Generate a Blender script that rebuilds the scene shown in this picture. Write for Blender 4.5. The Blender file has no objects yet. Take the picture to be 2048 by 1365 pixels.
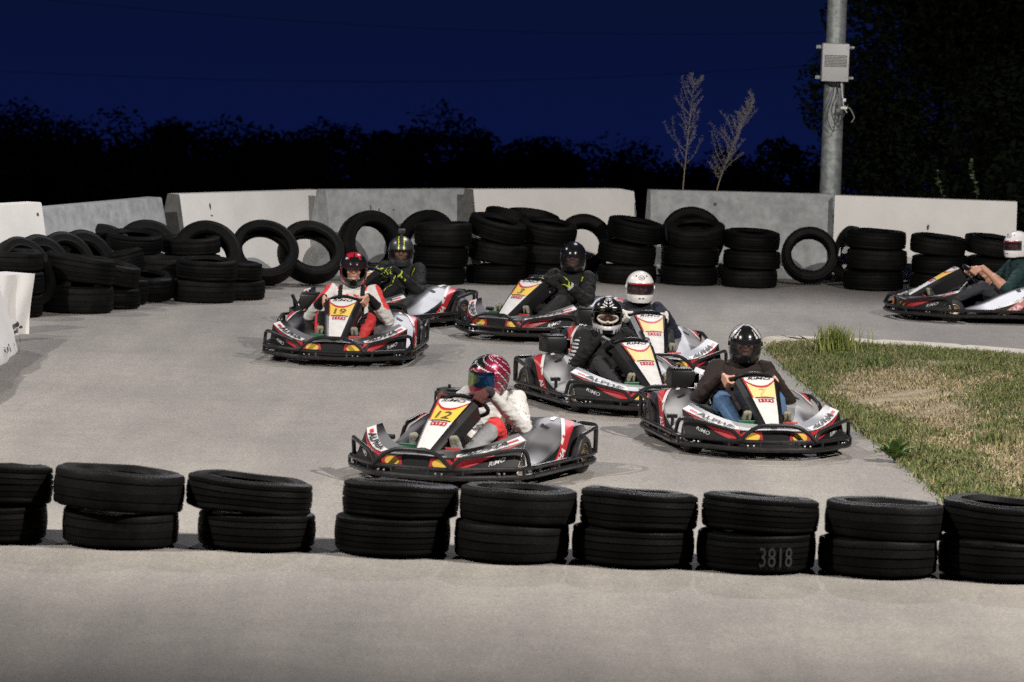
import bpy, bmesh, math, random
import numpy as np
from mathutils import Vector as V, Matrix, noise
R = math.radians
random.seed(5)
sc = bpy.context.scene
COL = sc.collection

# ---------------------------------------------------------------- camera
CAM_H, FPX, HOR, ROLL = 3.6, 8820.0, -60.0, 0.033
pit = math.atan((682.5 - HOR) / FPX)
rol = math.atan(ROLL)
cF = V((0, math.cos(pit), -math.sin(pit)))
u0 = V((0, math.sin(pit), math.cos(pit)))
cR = V((1, 0, 0)) * math.cos(rol) + u0 * math.sin(rol)
cU = u0 * math.cos(rol) - V((1, 0, 0)) * math.sin(rol)
camd = bpy.data.cameras.new('camera')
cam = bpy.data.objects.new('camera', camd); COL.objects.link(cam)
cam.matrix_world = Matrix(((cR.x, cU.x, -cF.x, 0), (cR.y, cU.y, -cF.y, 0), (cR.z, cU.z, -cF.z, CAM_H), (0, 0, 0, 1)))
camd.sensor_width = 36; camd.lens = 36 * FPX / 2048
camd.clip_start = 0.5; camd.clip_end = 3000
camd.dof.use_dof = True; camd.dof.focus_distance = 37.5; camd.dof.aperture_fstop = 5.0
sc.camera = cam

def at(px, py, z=0.0):
    """photo pixel -> point of the plane at height z"""
    d = cF + cR * ((px - 1024) / FPX) - cU * ((py - 682.5) / FPX)
    t = (z - CAM_H) / d.z
    return V((d.x * t, d.y * t, z))
def at_y(px, py, y):
    """photo pixel -> point at distance y"""
    d = cF + cR * ((px - 1024) / FPX) - cU * ((py - 682.5) / FPX)
    t = y / d.y
    return V((d.x * t, y, CAM_H + d.z * t))

# ---------------------------------------------------------------- dusk sky and floodlights
W = bpy.data.worlds.new('World'); sc.world = W; W.use_nodes = True
nt = W.node_tree; bg = nt.nodes['Background']
tc = nt.nodes.new('ShaderNodeTexCoord')
dot = nt.nodes.new('ShaderNodeVectorMath'); dot.operation = 'DOT_PRODUCT'
dot.inputs[1].default_value = (0, 0.045, 0.999)      # the track slopes up a little against the true horizon
nt.links.new(tc.outputs['Generated'], dot.inputs[0])
cr = nt.nodes.new('ShaderNodeValToRGB')
e = cr.color_ramp.elements
e[0].position = 0.0; e[0].color = (0.0030, 0.0064, 0.0470, 1)
e[1].position = 0.30; e[1].color = (0.0012, 0.0026, 0.0190, 1)
m_ = cr.color_ramp.elements.new(0.046); m_.color = (0.0026, 0.0060, 0.0280, 1)
nt.links.new(dot.outputs['Value'], cr.inputs['Fac'])
nt.links.new(cr.outputs['Color'], bg.inputs['Color']); bg.inputs['Strength'].default_value = 1.0
sc.view_settings.view_transform = 'Standard'; sc.view_settings.look = 'None'
sc.cycles.sample_clamp_direct = 3.0; sc.cycles.sample_clamp_indirect = 2.0
sc.cycles.use_denoising = False      # the photograph keeps a fine grain
sc.view_settings.exposure = 0.0; sc.view_settings.gamma = 1.0

def flood(loc, target, power, size, blend, col, rad=0.12):
    l = bpy.data.lights.new('floodlight', 'SPOT'); l.energy = power; l.spot_size = R(size); l.spot_blend = blend
    l.color = col; l.shadow_soft_size = rad
    o = bpy.data.objects.new('floodlight', l); COL.objects.link(o); o.location = loc
    o.rotation_euler = (V(target) - V(loc)).to_track_quat('-Z', 'Y').to_euler()
flood((12.5, 22, 13), (0, 35.8, 0.0), 31500, 86, 0.55, (1.0, 0.94, 0.87))
flood((-14, 22, 13), (0, 37.0, 0.0), 24000, 66, 0.6, (1.0, 0.95, 0.885))
flood((3.2, 53.0, 12.5), (-0.5, 37.0, 0.0), 7000, 95, 0.6, (0.96, 0.95, 1.0))
flood((-13, 47, 12.5), (0, 37.0, 0.0), 4500, 75, 0.6, (0.98, 0.95, 0.96))

# ---------------------------------------------------------------- helpers
MATS = {}
def mat(name, col, rough=0.6, metal=0.0, var=0.0, vs=8.0, bump=0.0, bs=40.0, coat=0.0, col2=None, spec=0.5, sharp=None):
    if name in MATS: return MATS[name]
    m = bpy.data.materials.new(name); m.use_nodes = True; MATS[name] = m
    n = m.node_tree.nodes; L = m.node_tree.links; p = n['Principled BSDF']
    c = (*col, 1)
    p.inputs['Base Color'].default_value = c; p.inputs['Roughness'].default_value = rough
    p.inputs['Metallic'].default_value = metal; p.inputs['Specular IOR Level'].default_value = spec
    if coat: p.inputs['Coat Weight'].default_value = coat; p.inputs['Coat Roughness'].default_value = 0.08
    t = n.new('ShaderNodeTexCoord')
    if var or col2:
        no = n.new('ShaderNodeTexNoise'); no.inputs['Scale'].default_value = vs; no.inputs['Detail'].default_value = 6
        no.inputs['Roughness'].default_value = 0.65
        L.new(t.outputs['Object'], no.inputs['Vector'])
        r = n.new('ShaderNodeValToRGB'); w = sharp or 0.2
        r.color_ramp.elements[0].position = 0.5 - w; r.color_ramp.elements[1].position = 0.5 + w
        r.color_ramp.elements[0].color = (*[x * (1 - var) for x in col], 1) if not col2 else c
        r.color_ramp.elements[1].color = (*[x * (1 + var) for x in col], 1) if not col2 else (*col2, 1)
        L.new(no.outputs['Fac'], r.inputs['Fac']); L.new(r.outputs['Color'], p.inputs['Base Color'])
    if bump:
        nb = n.new('ShaderNodeTexNoise'); nb.inputs['Scale'].default_value = bs; nb.inputs['Detail'].default_value = 4
        L.new(t.outputs['Object'], nb.inputs['Vector'])
        b = n.new('ShaderNodeBump'); b.inputs['Strength'].default_value = bump; b.inputs['Distance'].default_value = 0.02
        L.new(nb.outputs['Fac'], b.inputs['Height']); L.new(b.outputs['Normal'], p.inputs['Normal'])
    return m

class MB:
    """collects shapes, each face with a material slot"""
    def __init__(s): s.v = []; s.f = []; s.m = []; s.smooth = []
    def add(s, vs, fs, mi=0, smooth=True):
        o = len(s.v); s.v += [tuple(v) for v in vs]
        for f in fs: s.f.append([i + o for i in f]); s.m.append(mi); s.smooth.append(smooth)
    def box(s, a, b, mi=0, bev=0.0, mtx=None):
        bm = bmesh.new(); bmesh.ops.create_cube(bm, size=1)
        c = (V(a) + V(b)) / 2; d = V(b) - V(a)
        for v in bm.verts: v.co = V((v.co.x * d.x, v.co.y * d.y, v.co.z * d.z)) + c
        if bev: bmesh.ops.bevel(bm, geom=bm.edges[:], offset=bev, segments=2, affect='EDGES', profile=0.6)
        s.bm(bm, mi, mtx, smooth=False)
    def bm(s, bm, mi=0, mtx=None, smooth=True):
        bm.verts.index_update()
        s.add([(mtx @ v.co if mtx else v.co) for v in bm.verts], [[v.index for v in f.verts] for f in bm.faces], mi, smooth); bm.free()
    def tube(s, pts, r, seg=8, closed=False, mi=0, caps=True):
        pts = [V(p) for p in pts]; n = len(pts); rs = r if isinstance(r, (list, tuple)) else [r] * n
        rings = []; up = None
        for i in range(n):
            a = pts[(i - 1) % n] if (i or closed) else pts[0]; b = pts[(i + 1) % n] if (i < n - 1 or closed) else pts[-1]
            t = (b - a).normalized()
            if up is None:
                up = V((0, 0, 1)) if abs(t.z) < 0.9 else V((1, 0, 0))
            u = (up - t * up.dot(t)).normalized(); up = u; w = t.cross(u)
            rings.append([pts[i] + (u * math.cos(2 * math.pi * k / seg) + w * math.sin(2 * math.pi * k / seg)) * rs[i] for k in range(seg)])
        vs = [v for rg in rings for v in rg]; fs = []
        for i in range(n if closed else n - 1):
            j = (i + 1) % n
            for k in range(seg):
                fs.append([i * seg + k, i * seg + (k + 1) % seg, j * seg + (k + 1) % seg, j * seg + k])
        if caps and not closed:
            fs.append(list(range(seg))[::-1]); fs.append([(n - 1) * seg + k for k in range(seg)])
        s.add(vs, fs, mi)
    def sphere(s, c, r, mi=0, seg=14, mtx=None):
        r = (r, r, r) if not isinstance(r, (tuple, list)) else r
        bm = bmesh.new(); bmesh.ops.create_uvsphere(bm, u_segments=seg, v_segments=max(6, seg // 2 + 2), radius=1)
        for v in bm.verts:
            q = V((v.co.x * r[0], v.co.y * r[1], v.co.z * r[2]))
            v.co = (mtx @ q if mtx else q) + V(c)
        s.bm(bm, mi)
    def lathe(s, prof, seg=48, mi=0, axis='Y', closed=True):
        """prof: (radius, offset along the axis)"""
        n = len(prof); vs = []
        for k in range(seg):
            a = 2 * math.pi * k / seg
            for (r, h) in prof:
                vs.append({'Y': (r * math.cos(a), h, r * math.sin(a)), 'Z': (r * math.cos(a), r * math.sin(a), h)}[axis])
        fs = []
        for k in range(seg):
            q = (k + 1) % seg
            for i in range(n if closed else n - 1):
                j = (i + 1) % n
                fs.append([k * n + i, k * n + j, q * n + j, q * n + i])
        s.add(vs, fs, mi)
    def mesh(s, name, mats):
        me = bpy.data.meshes.new(name); me.from_pydata(s.v, [], s.f)
        for m in (mats if isinstance(mats, (list, tuple)) else [mats]): me.materials.append(m)
        me.polygons.foreach_set('material_index', s.m); me.polygons.foreach_set('use_smooth', s.smooth)
        me.update(); return me
    def obj(s, name, mats, parent=None, sharp=35, fixn=True):
        me = s.mesh(name, mats)
        if fixn:
            bm = bmesh.new(); bm.from_mesh(me); bmesh.ops.recalc_face_normals(bm, faces=bm.faces[:]); bm.to_mesh(me); bm.free()
        if sharp: me.set_sharp_from_angle(angle=R(sharp))
        return link(name, me, parent)
def link(name, me, parent=None):
    o = bpy.data.objects.new(name, me); COL.objects.link(o)
    if parent is not None: o.parent = parent
    return o
def thing(name, label, cat, loc=(0, 0, 0), rz=0.0, group=None):
    o = bpy.data.objects.new(name, None); COL.objects.link(o); o.empty_display_size = 0.1
    o.location = loc; o.rotation_euler = (0, 0, rz); return tag(o, label, cat, group)
def tag(o, label, cat, group=None):
    o['label'] = label; o['category'] = cat
    if group: o['group'] = group
    return o
def kind(o, k): o['kind'] = k; return o
def roundpath(pts, r=0.06, n=5, closed=False):
    pts = [V(p) for p in pts]; out = []; N = len(pts)
    for i, p in enumerate(pts):
        if not closed and i in (0, N - 1): out.append(p); continue
        a = pts[i - 1]; b = pts[(i + 1) % N]
        d = min(r, (p - a).length * 0.48, (b - p).length * 0.48)
        s = p + (a - p).normalized() * d; t = p + (b - p).normalized() * d
        for k in range(n + 1):
            q = k / n; out.append(s * (1 - q) ** 2 + p * 2 * q * (1 - q) + t * q * q)
    return out
TXT = {}
def text2d(s, shear=0.0, bold=0.0):
    """flat letter outlines as (verts, faces) normalised to height 1"""
    k = (s, shear, bold)
    if k in TXT: return TXT[k]
    cu = bpy.data.curves.new('t', 'FONT'); cu.body = s; cu.size = 1.0; cu.shear = shear; cu.offset = bold; cu.resolution_u = 2
    o = bpy.data.objects.new('t', cu); COL.objects.link(o)
    dg = bpy.context.evaluated_depsgraph_get(); dg.update()
    me = bpy.data.meshes.new_from_object(o.evaluated_get(dg))
    vs = [(v.co.x, v.co.y) for v in me.vertices]; fs = [list(p.vertices) for p in me.polygons]
    bpy.data.objects.remove(o); bpy.data.meshes.remove(me)
    x0 = min(v[0] for v in vs); x1 = max(v[0] for v in vs); y0 = min(v[1] for v in vs); y1 = max(v[1] for v in vs)
    vs = [((v[0] - x0) / (x1 - x0), (v[1] - y0) / (y1 - y0)) for v in vs]
    TXT[k] = (vs, fs); return TXT[k]

# ---------------------------------------------------------------- ground, track
def nz(x, y, z=0.0): return noise.noise(V((x, y, z)))
def terrain_z(x, y):
    if y < 58: return -0.03
    if y < 110: return -0.03 - 7.0 * ((y - 58) / 52) ** 1.1
    return -7.03 - 0.047 * (y - 110)
m_soil = mat('soil', (0.035, 0.035, 0.022), 0.95, var=0.5, vs=0.7)
b = MB(); ys = [-30, 0, 20, 40, 56, 58, 62, 68, 75, 85, 95, 110, 140, 200, 300, 500, 800, 1200, 1800]; xs = [-900, -300, -100, -50, -25, -12, 0, 12, 25, 50, 100, 300, 900]
b.add([(x, y, terrain_z(x, y) - (0.4 * abs(nz(x * .1, y * .1)) if y > 60 else 0)) for y in ys for x in xs],
      [[j * len(xs) + i, j * len(xs) + i + 1, (j + 1) * len(xs) + i + 1, (j + 1) * len(xs) + i] for j in range(len(ys) - 1) for i in range(len(xs) - 1)])
kind(b.obj('terrain', m_soil, sharp=None), 'structure')

def asphalt_mat():
    m = bpy.data.materials.new('asphalt'); m.use_nodes = True
    n = m.node_tree.nodes; L = m.node_tree.links; p = n['Principled BSDF']
    t = n.new('ShaderNodeTexCoord')
    def noi(scale, det, rough=0.6, stretch=None, rot=0):
        o = n.new('ShaderNodeTexNoise'); o.inputs['Scale'].default_value = scale; o.inputs['Detail'].default_value = det; o.inputs['Roughness'].default_value = rough
        if stretch:
            mp = n.new('ShaderNodeMapping'); mp.inputs['Scale'].default_value = stretch; mp.inputs['Rotation'].default_value = (0, 0, rot)
            L.new(t.outputs['Object'], mp.inputs['Vector']); L.new(mp.outputs['Vector'], o.inputs['Vector'])
        else: L.new(t.outputs['Object'], o.inputs['Vector'])
        return o.outputs['Fac']
    def ramp(f, a, bb, c0, c1):
        r = n.new('ShaderNodeValToRGB'); r.color_ramp.elements[0].position = a; r.color_ramp.elements[1].position = bb
        r.color_ramp.elements[0].color = (*c0, 1); r.color_ramp.elements[1].color = (*c1, 1); L.new(f, r.inputs['Fac']); return r.outputs['Color']
    def mul(a, bb, f=1.0):
        x = n.new('ShaderNodeMix'); x.data_type = 'RGBA'; x.blend_type = 'MULTIPLY'; x.inputs[0].default_value = f
        L.new(a, x.inputs[6]); L.new(bb, x.inputs[7]); return x.outputs[2]
    base = ramp(noi(0.35, 5), 0.3, 0.7, (0.186, 0.176, 0.163), (0.240, 0.225, 0.205))
    g = ramp(noi(42, 4, 0.85), 0.34, 0.68, (0.60, 0.60, 0.61), (1.32, 1.31, 1.29))
    g2 = ramp(noi(3.5, 8, 0.75), 0.32, 0.7, (0.88, 0.88, 0.885), (1.08, 1.075, 1.06))
    # rubber laid down by the tyres, long arcs along the racing line
    st = ramp(noi(1.0, 6, 0.65, (1.3, 0.16, 1), 0.35), 0.40, 0.64, (0.80, 0.80, 0.81), (1.05, 1.045, 1.03))
    g3 = ramp(noi(15, 5, 0.8), 0.3, 0.7, (0.85, 0.85, 0.855), (1.13, 1.125, 1.115))
    c = mul(mul(mul(mul(base, g), g2), g3), st)
    L.new(c, p.inputs['Base Color']); p.inputs['Roughness'].default_value = 0.82
    bb = n.new('ShaderNodeBump'); bb.inputs['Strength'].default_value = 0.45; bb.inputs['Distance'].default_value = 0.01
    L.new(noi(160, 3, 0.7), bb.inputs['Height']); L.new(bb.outputs['Normal'], p.inputs['Normal'])
    return m
b = MB(); b.add([(-40, 5, 0), (40, 5, 0), (40, 57, 0), (-40, 57, 0)], [[0, 1, 2, 3]])
kind(b.obj('track', asphalt_mat()), 'structure')

# faint dark skid arcs on the track
m_skid = mat('rubber_marks', (0.105, 0.10, 0.096), 0.8, var=0.35, vs=6)
def ribbon(pts, w, z):
    pts = [V(p) for p in pts]; vs = []
    for i, p in enumerate(pts):
        d = (pts[min(i + 1, len(pts) - 1)] - pts[max(i - 1, 0)]).normalized(); s = V((-d.y, d.x, 0)) * w / 2
        vs += [(p.x + s.x, p.y + s.y, z), (p.x - s.x, p.y - s.y, z)]
    return vs, [[2 * i, 2 * i + 1, 2 * i + 3, 2 * i + 2] for i in range(len(pts) - 1)]

# the grass island: outline on the ground
edge_px = [(1990, 1090), (1925, 1030), (1880, 992), (1840, 958), (1790, 915), (1740, 878), (1700, 846), (1650, 803), (1610, 770), (1572, 737), (1540, 708), (1530, 697),
           (1545, 691), (1600, 692), (1700, 697), (1800, 702), (1900, 708), (1980, 714), (2060, 721), (2200, 734), (2400, 760)]
isl = [at(*p) for p in edge_px] + [V((11.5, 44, 0)), V((11.5, 27, 0)), V((9.0, 26.6, 0))]
def inside(x, y, poly=isl):
    c = False; n = len(poly)
    for i in range(n):
        a, bb = poly[i], poly[i - 1]
        if (a.y > y) != (bb.y > y) and x < (bb.x - a.x) * (y - a.y) / (bb.y - a.y) + a.x: c = not c
    return c
def edge_dist(x, y, poly=isl):
    best = 9.0; p = V((x, y, 0))
    for i in range(len(poly)):
        a, bb = poly[i - 1], poly[i]; ab = bb - a; t = max(0, min(1, (p - a).dot(ab) / ab.length_squared)); best = min(best, (a + ab * t - p).length)
    return best
def mound(x, y):
    d = edge_dist(x, y); k = min(1, d / 1.2)
    return 0.012 + k * (0.10 + 0.16 * nz(x * .55, y * .3, 2.0) + 0.05 * nz(x * 1.7, y * 1.3, 5)) 
def soil_mat():
    m = mat('dry_turf', (0.135, 0.108, 0.062), 0.95, col2=(0.29, 0.235, 0.155), vs=3.0, bump=0.8, bs=60, sharp=0.16); return m
bm = bmesh.new()
f = bm.faces.new([bm.verts.new((p.x, p.y, 0)) for p in isl])
bmesh.ops.triangulate(bm, faces=bm.faces[:])
for _ in range(5): bmesh.ops.subdivide_edges(bm, edges=[e for e in bm.edges if e.calc_length() > 0.28], cuts=1)
bmesh.ops.triangulate(bm, faces=bm.faces[:])
for v in bm.verts: v.co.z = max(0.006, mound(v.co.x, v.co.y))
me = bpy.data.meshes.new('grass_island'); bm.to_mesh(me); bm.free(); me.materials.append(soil_mat())
me.polygons.foreach_set('use_smooth', [True] * len(me.polygons))
kind(link('grass_verge', me), 'structure')

# concrete edging along the far side of the island
b = MB(); ep = [(1526, 687), (1540, 684.5), (1560, 683.5), (1600, 684), (1700, 688), (1800, 693), (1900, 699), (1980, 705), (2060, 712), (2200, 726), (2420, 752)]
ps = []
for i in range(len(ep) - 1):
    for k in range(6):
        q = k / 6; ps.append(at(ep[i][0] * (1 - q) + ep[i + 1][0] * q, ep[i][1] * (1 - q) + ep[i + 1][1] * q))
h = .06; n_ = 0
for i, p in enumerate(ps):
    d = (ps[min(i + 1, len(ps) - 1)] - ps[max(i - 1, 0)]).normalized(); q = V((d.y, -d.x, 0)); w = .36; jt = .010 if i % 11 in (5,) else 0
    b.v += [tuple(p - q * .015 - V((0, 0, .02))), tuple(p + V((0, 0, h - .012 - jt))), tuple(p + q * .012 + V((0, 0, h - jt))), tuple(p + q * w + V((0, 0, h - jt))), tuple(p + q * (w + .015) - V((0, 0, .02)))]
for i in range(len(ps) - 1):
    for k in range(4): b.f.append([5 * i + k, 5 * i + k + 1, 5 * i + k + 6, 5 * i + k + 5]); b.m.append(0); b.smooth.append(False)
b.f += [[0, 1, 2, 3, 4], [5 * len(ps) - 5 + k for k in range(5)]]; b.m += [0, 0]; b.smooth += [False, False]
kind(b.obj('kerb', mat('edging', (0.40, 0.37, 0.32), 0.85, var=0.18, vs=5, bump=.3)), 'structure')

# ---------------------------------------------------------------- grass
def mesh_np(name, co, faces, nper, cols, material):
    me = bpy.data.meshes.new(name); nv = len(co); nf = len(faces)
    me.vertices.add(nv); me.vertices.foreach_set('co', np.asarray(co, np.float32).ravel())
    me.loops.add(nf * nper); me.loops.foreach_set('vertex_index', np.asarray(faces, np.int32).ravel())
    me.polygons.add(nf); me.polygons.foreach_set('loop_start', np.arange(nf, dtype=np.int32) * nper)
    me.update(calc_edges=True)
    if cols is not None:
        a = me.color_attributes.new('tint', 'FLOAT_COLOR', 'POINT'); a.data.foreach_set('color', np.asarray(cols, np.float32).ravel())
    me.materials.append(material); return me
def tint_mat(name, rough=0.7, trans=0.0):
    m = bpy.data.materials.new(name); m.use_nodes = True; n = m.node_tree.nodes; p = n['Principled BSDF']
    a = n.new('ShaderNodeAttribute'); a.attribute_name = 'tint'
    m.node_tree.links.new(a.outputs['Color'], p.inputs['Base Color']); p.inputs['Roughness'].default_value = rough
    p.inputs['Specular IOR Level'].default_value = 0.25
    return m
m_blade = tint_mat('grass_blades')
rng = np.random.default_rng(3)
GREEN = [(0.060, 0.086, 0.022), (0.085, 0.105, 0.030), (0.042, 0.064, 0.018), (0.110, 0.118, 0.042), (0.16, 0.14, 0.065)]
STRAW = [(0.275, 0.22, 0.13), (0.215, 0.17, 0.095), (0.33, 0.27, 0.175), (0.135, 0.105, 0.058), (0.13, 0.125, 0.05)]
def greenness(x, y):
    p = nz(x * .55 + 3, y * .35, 1) * 0.75 + nz(x * 1.6, y * 1.1, 7) * .6 + nz(x * 4.5, y * 3.5, 9) * .3
    d = edge_dist(x, y); p += 0.75 * max(0, 1 - d / 0.8)
    # the worn dry band that runs across the island
    a = at(1560, 725); c = at(2040, 925); t = (c - a).normalized(); q = V((x, y, 0)) - a; off = abs(q.x * t.y - q.y * t.x)
    sd = (q.x * t.y - q.y * t.x)
    p += 0.30 * max(0, min(1, (off - 1.0) / 0.6)) + .12
    p -= 0.75 * max(0, 1 - off / 0.95)
    return p
def blades(spots):
    co = []; fa = []; cl = []
    for (x, y, z, h, w, lean, c) in spots:
        a = rng.uniform(0, 6.283); la = rng.uniform(0, 6.283); dx, dy = math.cos(a) * w / 2, math.sin(a) * w / 2
        lx, ly = math.cos(la) * lean * h, math.sin(la) * lean * h; o = len(co)
        co += [(x - dx, y - dy, z), (x + dx, y + dy, z), (x + lx * .4 + dx * .7, y + ly * .4 + dy * .7, z + h * .62), (x + lx * .4 - dx * .7, y + ly * .4 - dy * .7, z + h * .62), (x + lx, y + ly, z + h * (1 - .3 * lean))]
        fa += [(o, o + 1, o + 2), (o, o + 2, o + 3), (o + 3, o + 2, o + 4)]
        k = rng.uniform(.75, 1.25); cl += [(c[0] * k, c[1] * k, c[2] * k, 1)] * 5
    return co, fa, cl
sp = []
N = 0
while N < 76000:
    x = rng.uniform(1.6, 9.2); y = rng.uniform(27.5, 45.5)
    if x > 0.125 * y + .4 or not inside(x + rng.normal(0, .05), y + rng.normal(0, .10)): continue
    N += 1
    g = greenness(x, y) + rng.normal(0, .12)
    z = max(0.004, mound(x, y)) - .004
    g += rng.normal(0, .16)
    if g > -0.03:
        h = rng.uniform(.018, .050) * (1 + max(0, g) * .8); sp.append((x, y, z, h, .011, rng.uniform(.2, 1.1), GREEN[rng.integers(5)]))
    elif rng.random() < .75:
        sp.append((x, y, z, rng.uniform(.015, .055), .009, rng.uniform(.4, 1.4), STRAW[rng.integers(5)]))
co, fa, cl = blades(sp)
kind(link('grass', mesh_np('grass', co, fa, 3, cl, m_blade)), 'stuff')

def tuft(px, py, n, h, spread, cols, label, cat, wid=.012, name='grass_tuft', group=None):
    p = at(px, py); z = max(0.0, mound(p.x, p.y)) - .01; s = []
    for _ in range(n):
        r = abs(rng.normal(0, spread)); a = rng.uniform(0, 6.283)
        s.append((r * math.cos(a), r * math.sin(a), 0, h * rng.uniform(.35, 1.0), wid, rng.uniform(.05, .55), cols[rng.integers(len(cols))]))
    co, fa, cl = blades(s); k_ = len(co); co.append((0, 0, -.03)); cl.append((.1, .08, .04, 1)); fa += [(k_, q, q + 1) for q in range(0, k_, 5)]; o = link(name, mesh_np(name, co, fa, 3, cl, m_blade)); o.location = (p.x, p.y, z)
    return tag(o, label, cat, group)
YG = [(0.125, 0.145, 0.03), (0.09, 0.12, 0.025), (0.16, 0.16, 0.045)]
tuft(1672, 722, 420, .33, .12, YG, 'tall yellow-green tuft of wild grass standing by the pale kerb of the grass verge', 'grass tuft', .011)
tuft(1752, 752, 130, .13, .12, GREEN[:3], 'low dark green clump on the dry verge right of the tall yellow-green tuft', 'grass clump', .02, 'grass_clump')
tuft(1838, 712, 100, .10, .12, GREEN[:3], 'small green clump just below the kerb at the far side of the verge', 'grass clump', .02, 'grass_clump')
tuft(1985, 905, 160, .14, .16, GREEN, 'dark green weed clump at the right edge of the picture on the dry verge', 'grass clump', .018, 'grass_clump')
def leafy(px, py, n, h, w, label):
    p = at(px, py); b = MB()
    for i in range(n):
        a = i * 2.4 + random.uniform(-.2, .2); tilt = random.uniform(.25, .9); L_ = h * random.uniform(.7, 1.15); d = V((math.cos(a), math.sin(a), 0)); s = V((-d.y, d.x, 0))
        vs = []; n_ = 7
        for k in range(n_):
            q = k / (n_ - 1); wd = w * math.sin(math.pi * min(1, q * .86 + .1)) * .5 * (1 if k < n_ - 1 else .1)
            c = d * (L_ * q * tilt) + V((0, 0, L_ * (q * (1.25 - tilt * .5) - .55 * q * q * tilt)))
            c += V((0, 0, .006 * math.sin(q * 14)))
            vs += [c + s * wd + V((0, 0, wd * .35)), c, c - s * wd + V((0, 0, wd * .35))]
        fs = []
        for k in range(n_ - 1):
            o = 3 * k; fs += [[o, o + 1, o + 4, o + 3], [o + 1, o + 2, o + 5, o + 4]]
        b.add(vs, fs, i % 2)
    o = b.obj('leafy_weed', [mat('leaf_light', (0.075, 0.13, 0.022), .6), mat('leaf_mid', (0.05, 0.095, 0.018), .55)]); o.location = (p.x, p.y, .015); return tag(o, label, 'weed')
leafy(1789, 926, 26, .22, .062, 'bright green broad-leaved weed growing at the edge of the asphalt')

# ---------------------------------------------------------------- barriers
m_white = mat('white_concrete', (0.50, 0.49, 0.475), 0.75, var=0.07, vs=2.2, bump=0.15, bs=14)
m_grey = mat('grey_concrete', (0.165, 0.175, 0.18), 0.8, col2=(0.265, 0.275, 0.275), vs=6.5, bump=0.2, bs=20, sharp=0.14)
m_scuff = mat('scuffs', (0.055, 0.052, 0.05), 0.9, var=.4, vs=30)
m_endshade = mat('shaded_barrier_end', (0.10, 0.10, 0.095), .9, var=.3, vs=9)  # shade on the white barriers' end faces, put into a dark grey
def barrier(p0, p1, label, m, h=0.97, batter=0.20, thick=.16, scuffs=0, chip=0, zt=None):
    """a precast block: leaning front face, foot, chamfered ends, lifting slots; p0, p1 the front top corners"""
    a = at(*p0, h); c = at(*p1, h); d = (c - a); Ln = V((d.x, d.y, 0)).length; d = V((d.x, d.y, 0)).normalized()
    nrm = V((d.y, -d.x, 0))           # toward the track
    if nrm.y > 0 and abs(nrm.y) > abs(nrm.x): nrm = -nrm
    prof = [(batter + .03, 0.0), (batter + .03, .07), (batter - .02, .15), (.012, h - .012), (0, h), (-thick, h), (-thick - .012, h - .012), (-thick - batter, .15), (-thick - batter - .05, .07), (-thick - batter - .05, 0)]
    b = MB(); nseg = 12; vs = []
    rs = random.Random(label)
    for i in range(nseg + 1):
        q = i / nseg; x = Ln * q
        for (f_, z) in prof:
            jit = .004 * math.sin(7 * q + 3 * z)
            zz = z; ff = f_
            if chip and i == nseg and z > h - .02: zz -= chip
            vs.append(nrm * (ff + jit) + d * (x if not (i in (0, nseg)) else (x + (.004 if i == 0 else -.004))) + V((0, 0, zz)))
    n = len(prof); fs = []
    for i in range(nseg):
        for k in range(n - 1): fs.append([i * n + k, i * n + k + 1, (i + 1) * n + k + 1, (i + 1) * n + k])
    b.add(vs, fs, 0, False); b.add(vs[:n], [list(range(n))], 1, False); b.add(vs[-n:], [list(range(n))], 1, False)
    bm = bmesh.new()
    o = b.obj('concrete_barrier', [m, m_endshade if m is m_white else m]); o.location = (a.x, a.y, 0); tag(o, label, 'barrier', 'concrete barriers along the far edge of the track')
    # scuff marks: small raised blotches of tyre rubber
    if scuffs:
        sb = MB()
        for k in range(scuffs):
            x = rs.uniform(.05, .95) * Ln; z = rs.uniform(.45, .92) * h; w = rs.uniform(.006, .03); hh = rs.uniform(.008, .05)
            f_ = batter * (1 - z / h) + .012
            pts = []
            for t in range(7):
                an = 2 * math.pi * t / 7; rr = rs.uniform(.5, 1.1); zz = z + math.sin(an) * hh * rr
                pts.append(nrm * (batter * (1 - zz / h) * 1.0 + .010 - .0 * rr) + d * (x + math.cos(an) * w * rr) + V((0, 0, zz)))
            sb.add(pts, [list(range(7))], 0, False)
        s = sb.obj('scuff_marks', m_scuff, o); 
    return o
barrier((-90, 414), (82, 405), 'white concrete barrier at the far left edge, behind the chain of leaning tyres', m_white, 1.06, scuffs=3)
barrier((60, 419), (322, 395), 'grey concrete barrier left of the gap, behind the jumbled tyre heap', m_grey, .93, scuffs=2)
barrier((357, 389), (640, 380), 'white concrete barrier with a dark left end, behind three leaning tyres', m_white, .95, scuffs=5)
barrier((650, 380), (940, 378), 'scratched grey concrete barrier standing between two white ones', m_grey, .98, scuffs=9)
barrier((945, 379), (1268, 378), 'white concrete barrier with a chipped top right corner, left of the open gap', m_white, 1.0, scuffs=2, chip=.03)
barrier((1300, 380), (1666, 389), 'mottled grey concrete barrier in front of the steel pole', m_grey, 1.02, scuffs=2)
barrier((1669, 391), (2035, 404), 'white concrete barrier at the far right, right of the steel pole', m_white, 1.02, scuffs=4)


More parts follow.
